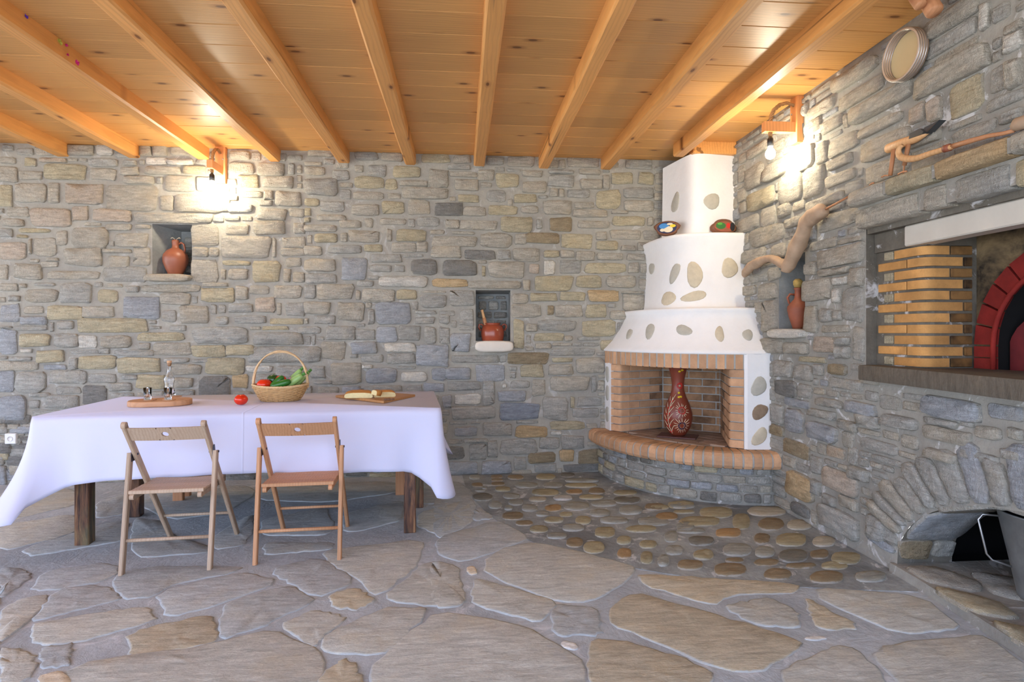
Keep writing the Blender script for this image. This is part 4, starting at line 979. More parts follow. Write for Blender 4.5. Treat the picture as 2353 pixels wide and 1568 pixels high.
# corbelled courses over the oven
def corbel(ya, yb, za, zb_, x, code):
    mb = MB(); n = 7; vs = []
    for k_ in range(n+1):
        y_ = ya+(yb-ya)*k_/n; d = lambda t: .006*noise.noise(Vector((y_*9, t, x*7)))
        e_ = .008 if k_ in (0, n) else 0
        vs += [(XW, y_, za+d(1)), (x+.012+e_, y_, za+d(2)), (x+e_+d(3), y_, za+.012+d(2)), (x+e_+d(3), y_, (za+zb_)/2), (x+e_+d(4), y_, zb_-.010+d(5)), (x+.010+e_, y_, zb_+d(5)*.6), (XW, y_, zb_)]
    mb.add(vs, [(k_*7+i, k_*7+(i+1) % 7, k_*7+7+(i+1) % 7, k_*7+7+i) for k_ in range(n) for i in range(7)]+[tuple(range(7)), tuple(range(7*n, 7*n+7))[::-1]])
    auto_smooth(mb.obj('stone', SM[code], wall_right, True, (x, (ya+yb)/2, (za+zb_)/2)), 50)
mb = MB(); mb.box(2.085, .9, 1.908, XW+.01, 2.98, 1.968); mb.box(2.14, .9, 1.795, XW+.01, 2.985, 1.90); mb.obj('corbel_bed', M_mort_r, wall_right)
for (a, b), c in zip(((2.99, 2.72), (2.71, 2.42), (2.41, 2.06), (2.05, 1.60), (1.59, 1.2)), 'tyott'): corbel(b+.005, a-.005, 1.900, 1.975, 2.072, c)
for (a, b), c in zip(((3.0, 2.56), (2.53, 2.40), (2.36, 2.10), (2.08, 1.7), (1.68, 1.3)), 'ttgyt'): corbel(b+.006, a-.006, 1.785, 1.885, 2.125, c)

# ------------------------------------------------------------------ table, cloth, chairs, bench
TC = Vector((-1.275, 4.0, 0)); TR = R(5)
TAB = thing('dining_table', 'long wooden table with dark weathered square legs under the white cloth', 'table', TC, TR)
mb = MB(); mb.bbox(-1.08, -.51, .715, 1.08, .51, .752, .006); mb.obj('tabletop', M_dleg, TAB)
mb = MB(); mb.box(-.98, -.40, .62, .98, -.37, .715); mb.box(-.98, .37, .62, .98, .40, .715); mb.obj('apron', M_dleg, TAB)
MT = (Matrix.Translation(TC) @ Matrix.Rotation(TR, 4, 'Z')).inverted()
for px, py, hw in ((195, 1251, .038), (313, 1186, .036), (942, 1222, .036), (961, 1165, .036)):
    p = MT @ onZ(px, py, 0); mb = MB(); mb.bbox(p.x-hw, p.y-hw, 0, p.x+hw, p.y+hw, .715, .005)
    mb.obj('leg', M_leg, TAB, False, (p.x, p.y, .35))
CL = MB(); a_, b_, r_ = 1.115, .535, .035
per = []
for (sx_, sy_, st_) in ((1, 1, 0), (-1, 1, 90), (-1, -1, 180), (1, -1, 270)):
    for k_ in range(7):
        t = R(st_+k_*15); per.append((sx_*(a_-r_)+r_*math.cos(t), sy_*(b_-r_)+r_*math.sin(t), math.cos(t), math.sin(t), 1, (sx_, sy_)))
    nx = {(1, 1): (-1, 1), (-1, 1): (-1, -1), (-1, -1): (1, -1), (1, -1): (1, 1)}[(sx_, sy_)]
    p0 = (sx_*(a_-r_)+r_*math.cos(R(st_+90)), sy_*(b_-r_)+r_*math.sin(R(st_+90))); p1 = (nx[0]*(a_-r_)+r_*math.cos(R(st_+90)), nx[1]*(b_-r_)+r_*math.sin(R(st_+90)))
    n = 44 if abs(p0[0]-p1[0]) > 1 else 24
    for k_ in range(1, n):
        f = k_/n; per.append((p0[0]+(p1[0]-p0[0])*f, p0[1]+(p1[1]-p0[1])*f, math.cos(R(st_+90)), math.sin(R(st_+90)), 0, None))
n = len(per); ZT = .764; RN = 16; vs = []
for lv_ in range(RN+1):
    f = lv_/RN
    for i, (x, y, nx, ny, c_, _) in enumerate(per):
        dc = min(math.hypot(x-sx_*a_, y-sy_*b_) for sx_ in (1, -1) for sy_ in (1, -1))
        cw = (.15 if x < 0 else .035) if y < 0 else (.05 if x < 0 else .10)
        g1 = math.exp(-(dc/.14)**2); g2 = math.exp(-(dc/.07)**2); g3 = math.exp(-((dc-.17)/.07)**2)
        drop = (.352+.012*math.sin(x*3.1+y*2)+.12*g1+.05*g2)*f
        s_ = math.sin(x*9+1.3)*math.cos(y*7)+.5*math.sin(x*23+y*19)
        out = f**1.3*(.018+.014*s_+cw*g1*f+.03*g2-.055*g3*(.4+f*.6))
        if f < .08: out += 0
        rr = .012; z_ = ZT-drop
        if lv_ == 0: out = -.006
        ddx, ddy = nx, ny
        if g1 > .02 and not c_:
            cxn, cyn = math.copysign(.7, x), math.copysign(.7, y); ddx = nx*(1-g1*.6)+cxn*g1*.6; ddy = ny*(1-g1*.6)+cyn*g1*.6
        vs.append((x+ddx*out, y+ddy*out, z_-(.006 if lv_ else 0)))
fs = [(l*n+i, (l+1)*n+i, (l+1)*n+(i+1) % n, l*n+(i+1) % n) for l in range(RN) for i in range(n)]
CL.add(vs, fs); tv_ = [(p[0]*.998, p[1]*.998, ZT+.0005) for p in vs[:n]]; CL.add(vs[:n]+[(0, 0, ZT)], [(i, (i+1) % n, n) for i in range(n)])
cl = CL.obj('tablecloth', M_cloth, None, True); cl.location = TC; cl.rotation_euler = (0, 0, TR)
tag(cl, 'white tablecloth with fold creases draped over the long table, corners hanging low', 'tablecloth')
md = cl.modifiers.new('thick', 'SOLIDIFY'); md.thickness = .0015; md.offset = -1

def bar(mb, p, q, w_, t_, m=0, up=(1, 0, 0)):
    """square bar from p to q; w_ along up, t_ across"""
    p, q, u = Vector(p), Vector(q), Vector(up).normalized(); d = (q-p).normalized(); v = d.cross(u).normalized(); b = min(w_, t_)*.2
    poly = [(-w_/2+b, -t_/2), (w_/2-b, -t_/2), (w_/2, -t_/2+b), (w_/2, t_/2-b), (w_/2-b, t_/2), (-w_/2+b, t_/2), (-w_/2, t_/2-b), (-w_/2, -t_/2+b)]
    vs = [e_+u*x+v*y for e_ in (p, q) for x, y in poly]; mb.add(vs, [(i, (i+1) % 8, 8+(i+1) % 8, 8+i) for i in range(8)]+[tuple(range(8))[::-1], tuple(range(8, 16))], m)
def plate_hole(w_, h_, t_, r_, bend, z0, y0, lean):
    """back rail: curved plate with an oval hole"""
    mb = MB(); N = 24; front = []
    sq = []
    for i in range(N):
        t = 2*math.pi*(i+.5)/N; c, s_ = math.cos(t), math.sin(t); k_ = 1/max(abs(c), abs(s_)); sq.append((c*k_*h_/2, s_*k_*h_/2))
    cir = [(math.cos(2*math.pi*(i+.5)/N)*r_*1.3, math.sin(2*math.pi*(i+.5)/N)*r_) for i in range(N)]
    def P(x, z, side): return (x, y0-(z)*lean+bend*(1-(2*x/w_)**2)*-1+side*t_/2, z0+z)
    for side in (-1, 1):
        vs = [P(x, z, side) for x, z in sq]+[P(x, z, side) for x, z in cir]
        fs = [(i, (i+1) % N, N+(i+1) % N, N+i) for i in range(N)]; mb.add(vs, fs if side > 0 else [f[::-1] for f in fs])
        for sg in (-1, 1):
            for k_ in range(8):
                xa = sg*(h_/2+(w_/2-h_/2)*k_/8); xb = sg*(h_/2+(w_/2-h_/2)*(k_+1)/8); mb.add([P(xa, -h_/2, side), P(xb, -h_/2, side), P(xb, h_/2, side), P(xa, h_/2, side)], [(0, 1, 2, 3)])
    mb.add([P(x, z, -1) for x, z in cir]+[P(x, z, 1) for x, z in cir], [(i, (i+1) % N, N+(i+1) % N, N+i) for i in range(N)])
    xs_ = [-w_/2+w_*i/20 for i in range(21)]
    for zz in (-h_/2, h_/2): mb.add([P(x, zz, -1) for x in xs_]+[P(x, zz, 1) for x in xs_], [(i, i+1, 22+i, 21+i) for i in range(20)])
    return mb
def chair(x, y, rz, label, wd, mats):
    m1, m2 = mats; t = thing('folding_chair', label, 'chair', (x, y, 0), rz, 'folding chairs at the table'); h = wd/2
    for s in (-1, 1):
        mb = MB(); bar(mb, (s*(h-.012), .55, 0), (s*(h-.012), -.02, .755), .020, .036); 
        mb.lathe([(0, -.010), (.018, -.010), (.018, .010), (0, .010)], 12, Matrix.Translation((s*(h-.012), -.022, .758)) @ Matrix.Rotation(R(90), 4, 'Y')); mb.obj('leg', m1, t)
        mb = MB(); bar(mb, (s*(h+.010), 0, 0), (s*(h+.010), .092, .60), .021, .036); mb.obj('leg', m1, t)
        mb = MB(); bar(mb, (s*(h-.038), .01, .392), (s*(h-.034), .37, .385), .020, .030)
        mb.lathe([(0, -.010), (.015, -.010), (.015, .010), (0, .010)], 12, Matrix.Translation((s*(h-.038), .005, .392)) @ Matrix.Rotation(R(90), 4, 'Y')); mb.obj('seat_rail', m2, t)
        mb = MB(); mb.prism([(-.018, -.03), (.018, -.03), (.02, .0), (.008, .045), (-.012, .045), (-.02, 0)], -.0015, .0015, M=Matrix.Translation((s*(h+.0), .095, .585)) @ Matrix.Rotation(R(90), 4, 'Y') @ Matrix.Rotation(R(90), 4, 'Z'))
        mb.tube([(s*(h-.026), .098, .592), (s*(h+.024), .098, .592)], .006, 8); mb.obj('hinge', M_iron, t)
    mb = MB(); mb.tube([(-h+.02, .422, .17), (h-.02, .422, .17)], .0085, 8); mb.obj('stretcher', m1, t, True)
    mb = MB(); mb.tube([(-h, .027, .165), (h, .027, .165)], .0095, 8); mb.obj('stretcher', m1, t, True)
    for k_ in range(5):
        y0_ = .018+k_*.070; z_ = .413-k_*.0015; mb = MB(); mb.bbox(-h+.02, y0_, z_-.006, h-.02, y0_+.063, z_+.008, .003); mb.obj('seat_slat', m2, t, False, (0, y0_, z_))
    mb = MB(); mb.bbox(-h+.02, .0, .405, h-.02, .014, .424, .003); mb.obj('seat_slat', m2, t, False, (0, 0, .43))
    mb = plate_hole(wd-.03, .072, .016, .013, .018, .708, .012, .745); mb.obj('back_rail', m2, t)
    return t
chair(-1.497, 3.108, R(4.5), 'greyish brown folding wooden chair at the left, nearer the table end with the bottle', .395, (M_teak, M_teak))
chair(-.868, 3.19, R(4.0), 'redder brown folding wooden chair in front of the basket side of the table', .41, (M_teak2, M_teak2))
BE = thing('bench', 'wooden bench behind the table, only its legs seen under the cloth', 'bench', (-1.25, 4.47, 0), R(1))
mb = MB(); mb.bbox(-.95, -.13, .36, .95, .13, .40, .005); mb.obj('seat', M_red, BE)
for x in (-.80, .79):
    for yy in (-.02, .09):
        mb = MB(); mb.bbox(x-.035, yy-.02, 0, x+.035, yy+.02, .36, .004); mb.obj('leg', M_red, BE, False, (x, yy, .18))

# ------------------------------------------------------------------ things on the table
TZ = .7655
def on_tab(px, py): p = onZ(px, py, TZ); return (p.x, p.y, TZ)
q = on_tab(369, 931)
tr = thing('serving_board', 'thick oval slice of wood with bark edge carrying bottle and shot glasses', 'tray', q, R(14))
mb = MB(); P = [(math.copysign(abs(math.cos(t))**.75, math.cos(t))*.178*(1+random.uniform(-.01, .01)), math.copysign(abs(math.sin(t))**.85, math.sin(t))*.125*(1+random.uniform(-.02, .02))) for t in [2*math.pi*i/36 for i in range(36)]]
mb.prism(P, 0, .034, bev=.004); auto_smooth(mb.obj('board', M_tray, tr), 30)
TTZ = TZ+.034
def coaster(px, py, lab):
    p = onZ(px, py, TTZ); mb = MB(); mb.prism([(.036*math.cos(t)*random.uniform(.92, 1.08), .036*math.sin(t)*random.uniform(.92, 1.08)) for t in [2*math.pi*i/18 for i in range(18)]], 0, .005, bev=.001, M=Matrix.Translation((p.x, p.y, TTZ)))
    return base_at(mb, 'wood_coaster', M_tray, (p.x, p.y, TTZ), lab, 'coaster', False, 'wooden coasters on the oval board')
def shot(px, py, lab):
    p = onZ(px, py, TTZ+.005); mb = MB(); mb.lathe([(0, 0), (.019, 0), (.020, .004), (.0205, .02), (.024, .074), (.0225, .074), (.0185, .022), (.010, .016), (0, .015)], 24, Matrix.Translation((p.x, p.y, TTZ+.0055)))
    return base_at(mb, 'shot_glass', M_glass, (p.x, p.y, TTZ+.0055), lab, 'glass', True, 'shot glasses on the oval board')
coaster(345, 920, 'round wooden coaster under the left shot glass'); coaster(389, 920, 'round wooden coaster under the right shot glass'); coaster(404, 912, 'small wooden coaster beside the bottle at the right rear of the board')
shot(339, 919, 'clear shot glass standing on the left of the oval board'); shot(386, 919, 'clear shot glass standing in front of the bottle')
p = onZ(389, 911, TTZ); bo = thing('glass_bottle', 'clear glass bottle with round bulge and cork, on the oval board', 'bottle', (p.x, p.y, TTZ+.005))
mb = MB(); mb.lathe([(0, 0), (.036, 0), (.037, .006), (.027, .05), (.026, .075), (.034, .10), (.035, .112), (.020, .135), (.013, .16), (.0115, .205), (.015, .208), (.015, .215), (.0095, .215), (.0095, .16), (.016, .137), (.031, .110), (.023, .078), (.024, .05), (.033, .008), (0, .006)], 28); mb.obj('bottle_body', M_glass, bo, True)
mb = MB(); mb.lathe([(0, .195), (.009, .195), (.011, .216), (.014, .218), (.014, .232), (0, .233)], 16); mb.obj('cork', M_cork, bo, True)
def tomato(c, r, lab, sq=.85, rot=0):
    t = thing('tomato', lab, 'tomato', (c[0], c[1], c[2]), rot, 'tomatoes on the table and in the basket'); prof = [(0, .06*r)]+[(r*math.sin(a)*(1+.0), r*sq*(1-math.cos(a))) for a in [math.pi*i/14 for i in range(1, 12)]]+[(r*.45, r*sq*1.93), (r*.18, r*sq*1.86), (0, r*sq*1.80)]
    mb = MB(); mb.lathe(prof, 24); 
    vs = [Vector(v) for v in mb.v]; mb.v = [(v.x*(1+.035*math.cos(5*math.atan2(v.y, v.x))), v.y*(1+.035*math.cos(5*math.atan2(v.y, v.x))), v.z) for v in vs]
    mb.obj('flesh', M_tom, t, True)
    mb = MB(); mb.tube([(0, 0, r*sq*1.78), (.001, 0, r*sq*1.95)], .0025, 6); mb.obj('stem_scar', M_stem, t, True); return t
p = on_tab(554, 931); tomato(p, .040, 'ripe red tomato lying alone on the white cloth left of the basket')
p = onZ(645, 921, TZ); BK = Vector((p.x, p.y, TZ))
bk_ = thing('wicker_basket', 'oval wicker basket with tall hoop handle holding vegetables', 'basket', BK, R(6))
mb = MB(); NRG = 11; sx_, sy_ = 1.0, .72
for k_ in range(NRG):
    f = k_/(NRG-1); r_ = .122+.052*f**.8; z_ = .007+f*.083+.0
    for dph in (0, 1):
        pts = []
        for i in range(96):
            a = 2*math.pi*i/96; rr = r_+.0045*math.cos(12*a+math.pi*((k_+dph) % 2)); pts.append((rr*math.cos(a)*sx_, rr*math.sin(a)*sy_, z_+.0035*dph+.010*f*abs(math.cos(a))**2))
        mb.tube(pts, .0031, 5, closed=True)
mb.obj('woven_side', M_wick, bk_, True)
mb = MB()
for i in range(24):
    a = 2*math.pi*i/24; mb.tube([((.122+.052*f**.8)*math.cos(a)*sx_, (.122+.052*f**.8)*math.sin(a)*sy_, .003+.095*f) for f in (0, .3, .6, 1)], .003, 5)
mb.lathe([(0, 0), (.118, 0), (.118, .006), (0, .006)], 32, None, 0, sx_, sy_); mb.obj('stakes', M_wick, bk_, True)
mb = MB()
for ph in (0, 2.1, 4.2):
    mb.tube([((.176+.004*math.cos(18*a+ph))*math.cos(a)*sx_, (.176+.004*math.cos(18*a+ph))*math.sin(a)*sy_, .099+.012*abs(math.cos(a))**2+.004*math.sin(18*a+ph)) for a in [2*math.pi*i/96 for i in range(96)]], .0042, 6, closed=True)
mb.obj('rim', M_wick2, bk_, True)
mb = MB()
for ph in (0, 1.57, 3.14, 4.71):
    pts = []
    for i in range(49):
        a = math.pi*i/48; x = -.172*math.cos(a)*(1-.03*math.sin(a)); z_ = .105+.225*math.sin(a)**.8 if 0 < i < 48 else .085
        o_ = Vector((math.cos(a), 0, math.sin(a))); pts.append((x+.005*math.cos(ph+i*.22)*o_.x, .007*math.sin(ph+i*.22), z_+.005*math.cos(ph+i*.22)*o_.z))
    mb.tube(pts, .0052, 6)
mb.obj('handle', M_wick2, bk_, True)
# vegetables, poses relative to the basket
Mb = Matrix.Translation(BK) @ Matrix.Rotation(R(6), 4, 'Z')
def inb(x, y, z): return tuple(Mb @ Vector((x, y, z)))
tomato(inb(-.095, -.038, .078), .048, 'large ribbed red tomato at the left front of the basket', .75)
tomato(inb(-.002, .01, .105), .038, 'red tomato behind the cucumbers in the middle of the basket')
tomato(inb(-.035, -.05, .055), .032, 'red tomato low between the big tomato and the cucumbers in the basket')
g_ = thing('green_pepper', 'round dark green pepper behind the tomatoes in the basket', 'vegetable', inb(-.052, .02, .098)); mb = MB()
mb.lathe([(0, 0), (.02, .003), (.036, .018), (.040, .04), (.036, .062), (.022, .074), (.008, .072), (0, .069)], 22); mb.obj('flesh', M_dgr, g_, True)
mb = MB(); mb.tube([(0, 0, .068), (.004, 0, .08)], .003, 6); mb.obj('stem', M_stem, g_, True)
def gourd(name, lab, cat, p, q, r, mat, prof, cap=None, group=None):
    p, q = Vector(p), Vector(q); L_ = (q-p).length; t = thing(name, lab, cat, p, 0, group)
    M = (q-p).to_track_quat('Z', 'Y').to_matrix().to_4x4(); mb = MB(); mb.lathe([(r*a, L_*b) for a, b in prof], 18, M); mb.obj('flesh', mat, t, True)
    if cap:
        mb = MB(); mb.lathe([(0, L_*.985), (r*.5, L_*.97), (r*.42, L_*1.04), (r*.5, L_*1.13), (r*.35, L_*1.15), (0, L_*1.15)], 6, M); mb.obj('stem', M_stem, t)
    return t
CP = [(0, 0), (.5, .02), (.85, .10), (1, .3), (1, .65), (.85, .88), (.5, .98), (0, 1)]
gourd('cucumber', 'cucumber leaning up steeply in front of the middle tomato', 'cucumber', inb(-.048, -.07, .095), inb(.028, -.055, .168), .022, M_cuc, CP)
gourd('cucumber', 'cucumber lying almost flat along the front of the basket', 'cucumber', inb(-.040, -.098, .103), inb(.080, -.090, .138), .023, M_cuc, CP)
ZP = [(0, 0), (.6, .03), (1, .15), (.95, .5), (.75, .85), (.55, .97), (0, 1)]
gourd('courgette', 'pale green courgette lying along the right front of the basket', 'courgette', inb(.045, -.055, .10), inb(.148, -.050, .175), .027, M_zuc, ZP, 1)
gourd('courgette', 'pale green courgette with darker tip, leaning out at the right edge', 'courgette', inb(.07, -.01, .08), inb(.160, .0, .175), .024, M_zuc, ZP, 1)
gourd('courgette', 'pale green courgette standing highest at the back right, by the handle', 'courgette', inb(.03, .03, .09), inb(.125, .04, .205), .025, M_zuc, ZP, 1)
gourd('courgette', 'courgette behind the handle with only its dark stem end showing', 'courgette', inb(.08, .05, .09), inb(.175, .055, .19), .022, M_zuc, ZP, 1)
on = thing('red_onion', 'purple spring onion with pale stalk between the cucumbers and courgettes', 'onion', inb(.050, -.01, .128))
mb = MB(); Mo = Matrix.Rotation(R(70), 4, 'Y'); mb.lathe([(0, -.005), (.012, -.003), (.022, .008), (.024, .018), (.018, .032), (.008, .042), (.005, .055), (.004, .075)], 18, Mo); mb.obj('bulb', M_onion, on, True)
mb = MB(); mb.lathe([(.004, .07), (.005, .10), (.0045, .13), (0, .135)], 8, Mo); mb.obj('stalk', M_cream, on, True)
# bread board
p0, p1, p2, p3 = [MT @ onZ(x, y, TZ) for x, y in ((771, 914), (868, 905), (954, 912), (882, 928))]
bb = thing('cutting_board', 'rectangular olive wood cutting board with bread near the right end of the table', 'cutting board', TC+Vector((0, 0, 0)), TR); 
mb = MB(); P = [(p.x, p.y) for p in (p0, p3, p2, p1)]; mb.prism(P, TZ, TZ+.016, bev=.003); auto_smooth(mb.obj('board', M_bread_b, bb), 25)
BZ = TZ+.0165
def loaf(px, py, L_, W_, H_, rz, lab, cutside=1, zoff=0, tilt=0):
    p = onZ(px, py, BZ); t = thing('bread_loaf', lab, 'bread', (p.x, p.y, BZ+zoff), rz, 'pieces of flat loaf on the cutting board'); N = 26; vs = []; fs = []
    out = [(L_/2*math.cos(a), W_*math.sin(a)) for a in [math.pi*i/N for i in range(N+1)]]
    mb = MB(); lv_ = [(.90, 0), (1, .15), (1.0, .5), (.93, .8), (.75, .95), (.4, 1.05)]
    for k_, z_ in lv_:
        for x, y in out: vs.append((x*k_, y*k_+.0, z_*H_*(1+.08*noise.noise(Vector((x*30, y*30, 1))))+(.55*y*k_*(1-.5*y/W_) if z_ > .1 else 0)))
    n = N+1; fs = [(l*n+i, l*n+i+1, (l+1)*n+i+1, (l+1)*n+i) for l in range(len(lv_)-1) for i in range(N)]+[tuple(range((len(lv_)-1)*n, len(lv_)*n)), tuple(range(n))[::-1]]
    mb.add(vs, fs); o = mb.obj('crust', M_crust, t, True); o.rotation_euler = (tilt, 0, 0)
    mb = MB(); P = [(-L_/2*lv_[i][0]*.985, lv_[i][1]*H_) for i in range(6)]+[(L_/2*lv_[i][0]*.985, lv_[i][1]*H_) for i in range(5, -1, -1)]
    mb.add([(x, -.002, z) for x, z in P]+[(x, .002, z) for x, z in P], [tuple(range(12)), tuple(range(12, 24))[::-1]]+[(i, i+12, (i+1) % 12+12, (i+1) % 12) for i in range(12)]); o = mb.obj('crumb', M_crumb, t); o.rotation_euler = (tilt, 0, 0)
    return t
loaf(824, 915, .19, .085, .033, R(2), 'left half of the flat round loaf, cut face to the front')
loaf(884, 913, .15, .07, .033, R(12), 'right part of the flat round loaf behind the knife handle')
loaf(859, 917, .10, .05, .030, R(-62), 'wedge of bread leaning across the two loaf halves', 1, .026, R(-12))
mb = MB(); kp = onZ(893, 921, BZ); mb.lathe([(0, 0), (.006, .002), (.008, .012), (.005, .018), (.008, .026), (.0085, .04), (.005, .046), (.008, .054), (.006, .066), (0, .068)], 14, Matrix.Translation(kp) @ Matrix.Rotation(R(8), 4, 'Z') @ Matrix.Translation((-.03, 0, .009)) @ Matrix.Rotation(R(90), 4, 'Y'))
base_at(mb, 'knife_handle', M_dleg, tuple(kp), 'small dark turned wooden knife handle lying on the cutting board before the bread', 'utensil', True)  # handle of a knife, modelled without its blade

# ------------------------------------------------------------------ pots in the niches
def jug_body(mb, H_, Rm, prof=None, M=None): mb.lathe([(a*Rm, b*H_) for a, b in prof], 30, M)
zs = bz(400, 631)[1]; p = onY(404, 600, YW+.09)
jl = thing('clay_jug', 'round bellied terracotta jug with one handle in the upper left niche', 'jug', (p.x, YW+.085, zs))
mb = MB(); jug_body(mb, .26, .098, [(0, 0), (.52, 0), (.56, .03), (.78, .22), (.97, .42), (1, .55), (.93, .67), (.66, .80), (.32, .875), (.27, .90), (.26, 1.0), (.30, 1.08), (.28, 1.13), (.22, 1.15), (.18, 1.14), (.2, .95), (0, .9)]); mb.obj('body', M_terra, jl, True)
mb = MB(); mb.tube([(.028, 0, .262), (.05, -.005, .275), (.072, -.008, .26), (.080, -.008, .22), (.073, -.004, .185)], [.011, .012, .012, .011, .013], 10, flat=.6); mb.obj('handle', M_terra, jl, True)
mb = MB()
for a, h in ((0, .05), (2.5, .045), (3.3, .05), (.6, .03)): mb.tube([(0, 0, .28), (.008*math.cos(a), .004, .305), (.03*math.cos(a), .004, .315+h*.1), (.04*math.cos(a), 0, .31)], .0025, 5)
tg = base_at(mb, 'dry_twigs', M_cream, (0, 0, 0), 'pale dry twigs sticking out of the mouth of the round clay jug', 'twigs', True); tg.location = (p.x, YW+.085, zs)
tg.data.transform(Matrix.Identity(4))
zs2 = bz(1130, 785)[1]; p = onY(1132, 760, YW+.06)
pt_ = thing('cooking_pot', 'glazed reddish clay pot with two small handles in the middle niche', 'pot', (p.x, YW+.07, zs2))
mb = MB(); jug_body(mb, .155, .101, [(0, 0), (.86, 0), (.93, .06), (1, .35), (.99, .6), (.88, .82), (.70, .92), (.62, .95), (.66, .99), (.70, 1.03), (.66, 1.04), (.58, .97), (.80, .8), (.9, .4), (.8, .08), (0, .06)]); mb.obj('body', M_pot, pt_, True)
for s_ in (-1, 1):
    mb = MB(); mb.tube([(s_*.075, 0, .132), (s_*.098, 0, .150), (s_*.118, 0, .145), (s_*.122, 0, .122), (s_*.104, 0, .095)], .007, 8); mb.obj('handle', M_pot, pt_, True)
pe = thing('wooden_pestle', 'wooden pestle with darker lower half leaning in the two handled pot', 'pestle', (p.x-.030, YW+.065, zs2+.02))
mb = MB(); Mp = Matrix.Rotation(R(-14), 4, 'Y'); mb.lathe([(0, 0), (.014, .0), (.014, .13), (.016, .15), (.016, .19)], 14, Mp); mb.obj('grip', M_red, pe, True)
mb = MB(); mb.lathe([(.014, .19), (.013, .2), (.012, .25), (.014, .262), (0, .265)], 14, Mp); mb.obj('pestle_head', M_pale, pe, True)
zs3 = rz_(1820, 757)[1]; p = onX(1836, 700, XW+.07)
ja = thing('tall_clay_jug', 'weathered narrow necked terracotta jug in the right wall niche', 'jug', (XW+.075, p.y+.02, zs3))
mb = MB(); jug_body(mb, .22, .068, [(0, 0), (.45, 0), (.52, .06), (.85, .38), (1, .60), (.98, .70), (.7, .82), (.40, .92), (.32, 1.0), (.30, 1.2), (.42, 1.27), (.36, 1.28), (.2, 1.2), (0, 1.1)]); mb.obj('body', M_terra2, ja, True)
mb = MB(); mb.tube([(-.015, .012, .235), (-.045, .02, .24), (-.06, .025, .215), (-.05, .02, .175)], .0075, 8); mb.obj('handle', M_terra2, ja, True)
mb = MB(); Mq = Matrix.Translation((0, 0, .285)); mb.lathe([(0, 0), (.022, .0), (.03, .02), (.03, .042), (.018, .056), (0, .058)], 16, Mq); 
mb.v = [tuple(Vector(v)+Vector((0, 0, 0))*0+Vector((1, 1, 1))*noise.noise(Vector(v)*70)*.006) for v in mb.v]
o = base_at(mb, 'stone_stopper', plain('sponge_stone', (190, 160, 90), .9, .3, 40, .5), (0, 0, 0), 'lumpy yellowish stone stopping the mouth of the right niche jug', 'stone', True); o.location = (XW+.075, p.y+.02, zs3)

# ------------------------------------------------------------------ vase on the hearth
pb = onZ(1563, 1003, .40); VX, VY = pb.x, pb.y+.05
mb = MB(); M = Matrix.Translation((VX, VY, .389)) @ Matrix.Rotation(R(-30), 4, 'Z'); mb.bbox(-.15, -.10, 0, .15, .10, .012, .003, M)
base_at(mb, 'floor_tile', plain('dark_tile', (98, 62, 56), .5), (VX, VY, .389), 'dark reddish tile lying under the tall vase on the hearth', 'tile')
va = thing('clay_vase', 'tall brown clay vase painted with red, blue and cream flowers on the hearth', 'vase', (VX, VY, .4015))
vp = [(0, 0), (.052, 0), (.066, .015), (.100, .07), (.114, .13), (.112, .18), (.092, .25), (.066, .31), (.050, .36), (.047, .41), (.055, .47), (.070, .53), (.078, .56), (.078, .565), (.070, .56), (.045, .45), (.04, .40), (0, .3)]
def vr(z):
    for (r0, z0_), (r1, z1_) in zip(vp[1:13], vp[2:13]):
        if z0_ <= z <= z1_: return r0+(r1-r0)*(z-z0_)/(z1_-z0_+1e-9)
    return .05
mb = MB(); mb.lathe(vp, 36); mb.obj('body', M_vase, va, True)
fa = math.atan2(-VY, -VX)          # front of the vase faces the open room
def vpt(a, z, o_=.0015): r_ = vr(z)+o_; return (r_*math.cos(fa+a), r_*math.sin(fa+a), z)
def stroke(mb, a0, z0_, a1, z1_, w_, m=0, bow=0):
    pts = [vpt(a0+(a1-a0)*t+bow*math.sin(math.pi*t), z0_+(z1_-z0_)*t) for t in [i/4 for i in range(5)]]; mb.tube(pts, [w_*.6, w_, w_, w_*.9, w_*.5], 5, m)
# angle grows to the left seen from the room when negative
for (ac, zc_, R1, R2, petal, nm) in ((.30, .21, .028, .058, M_redp, 'painted_red_flower'), (.30, .09, .028, .062, M_blue, 'painted_blue_flower')):
    mb = MB(); mp2 = MB()
    for k_ in range(16):
        t = 2*math.pi*k_/16+random.uniform(-.1, .1); r_ = vr(zc_); L2 = R2*random.uniform(.8, 1.25)
        stroke(mb, ac+math.cos(t)*R1*.6/r_, zc_+math.sin(t)*R1*.6, ac+math.cos(t)*L2/r_, zc_+math.sin(t)*L2, .0026)
        stroke(mp2, ac+math.cos(t)*R1*.7/r_, zc_+math.sin(t)*R1*.7, ac+math.cos(t)*R1*1.15/r_, zc_+math.sin(t)*R1*1.15, .0036)
    mb.obj(nm, M_cream, va, True); mp2.obj(nm+'_petals', petal, va, True)
mb = MB(); mr = MB()
for k_ in range(14):
    t = 2*math.pi*k_/14; stroke(mr, .3+math.cos(t)*.012/.049, .40+math.sin(t)*.012, .3+math.cos(t)*.026/.049, .40+math.sin(t)*.028, .0034)
for k_ in range(6): t = k_*1.05; stroke(mb, .3+math.cos(t)*.002/.049, .40+math.sin(t)*.002, .3+math.cos(t)*.009/.049, .40+math.sin(t)*.009, .0016)
mr.obj('painted_red_daisy', M_redp, va, True); mb.obj('painted_daisy_centre', M_cream, va, True)
mb = MB(); mr = MB()
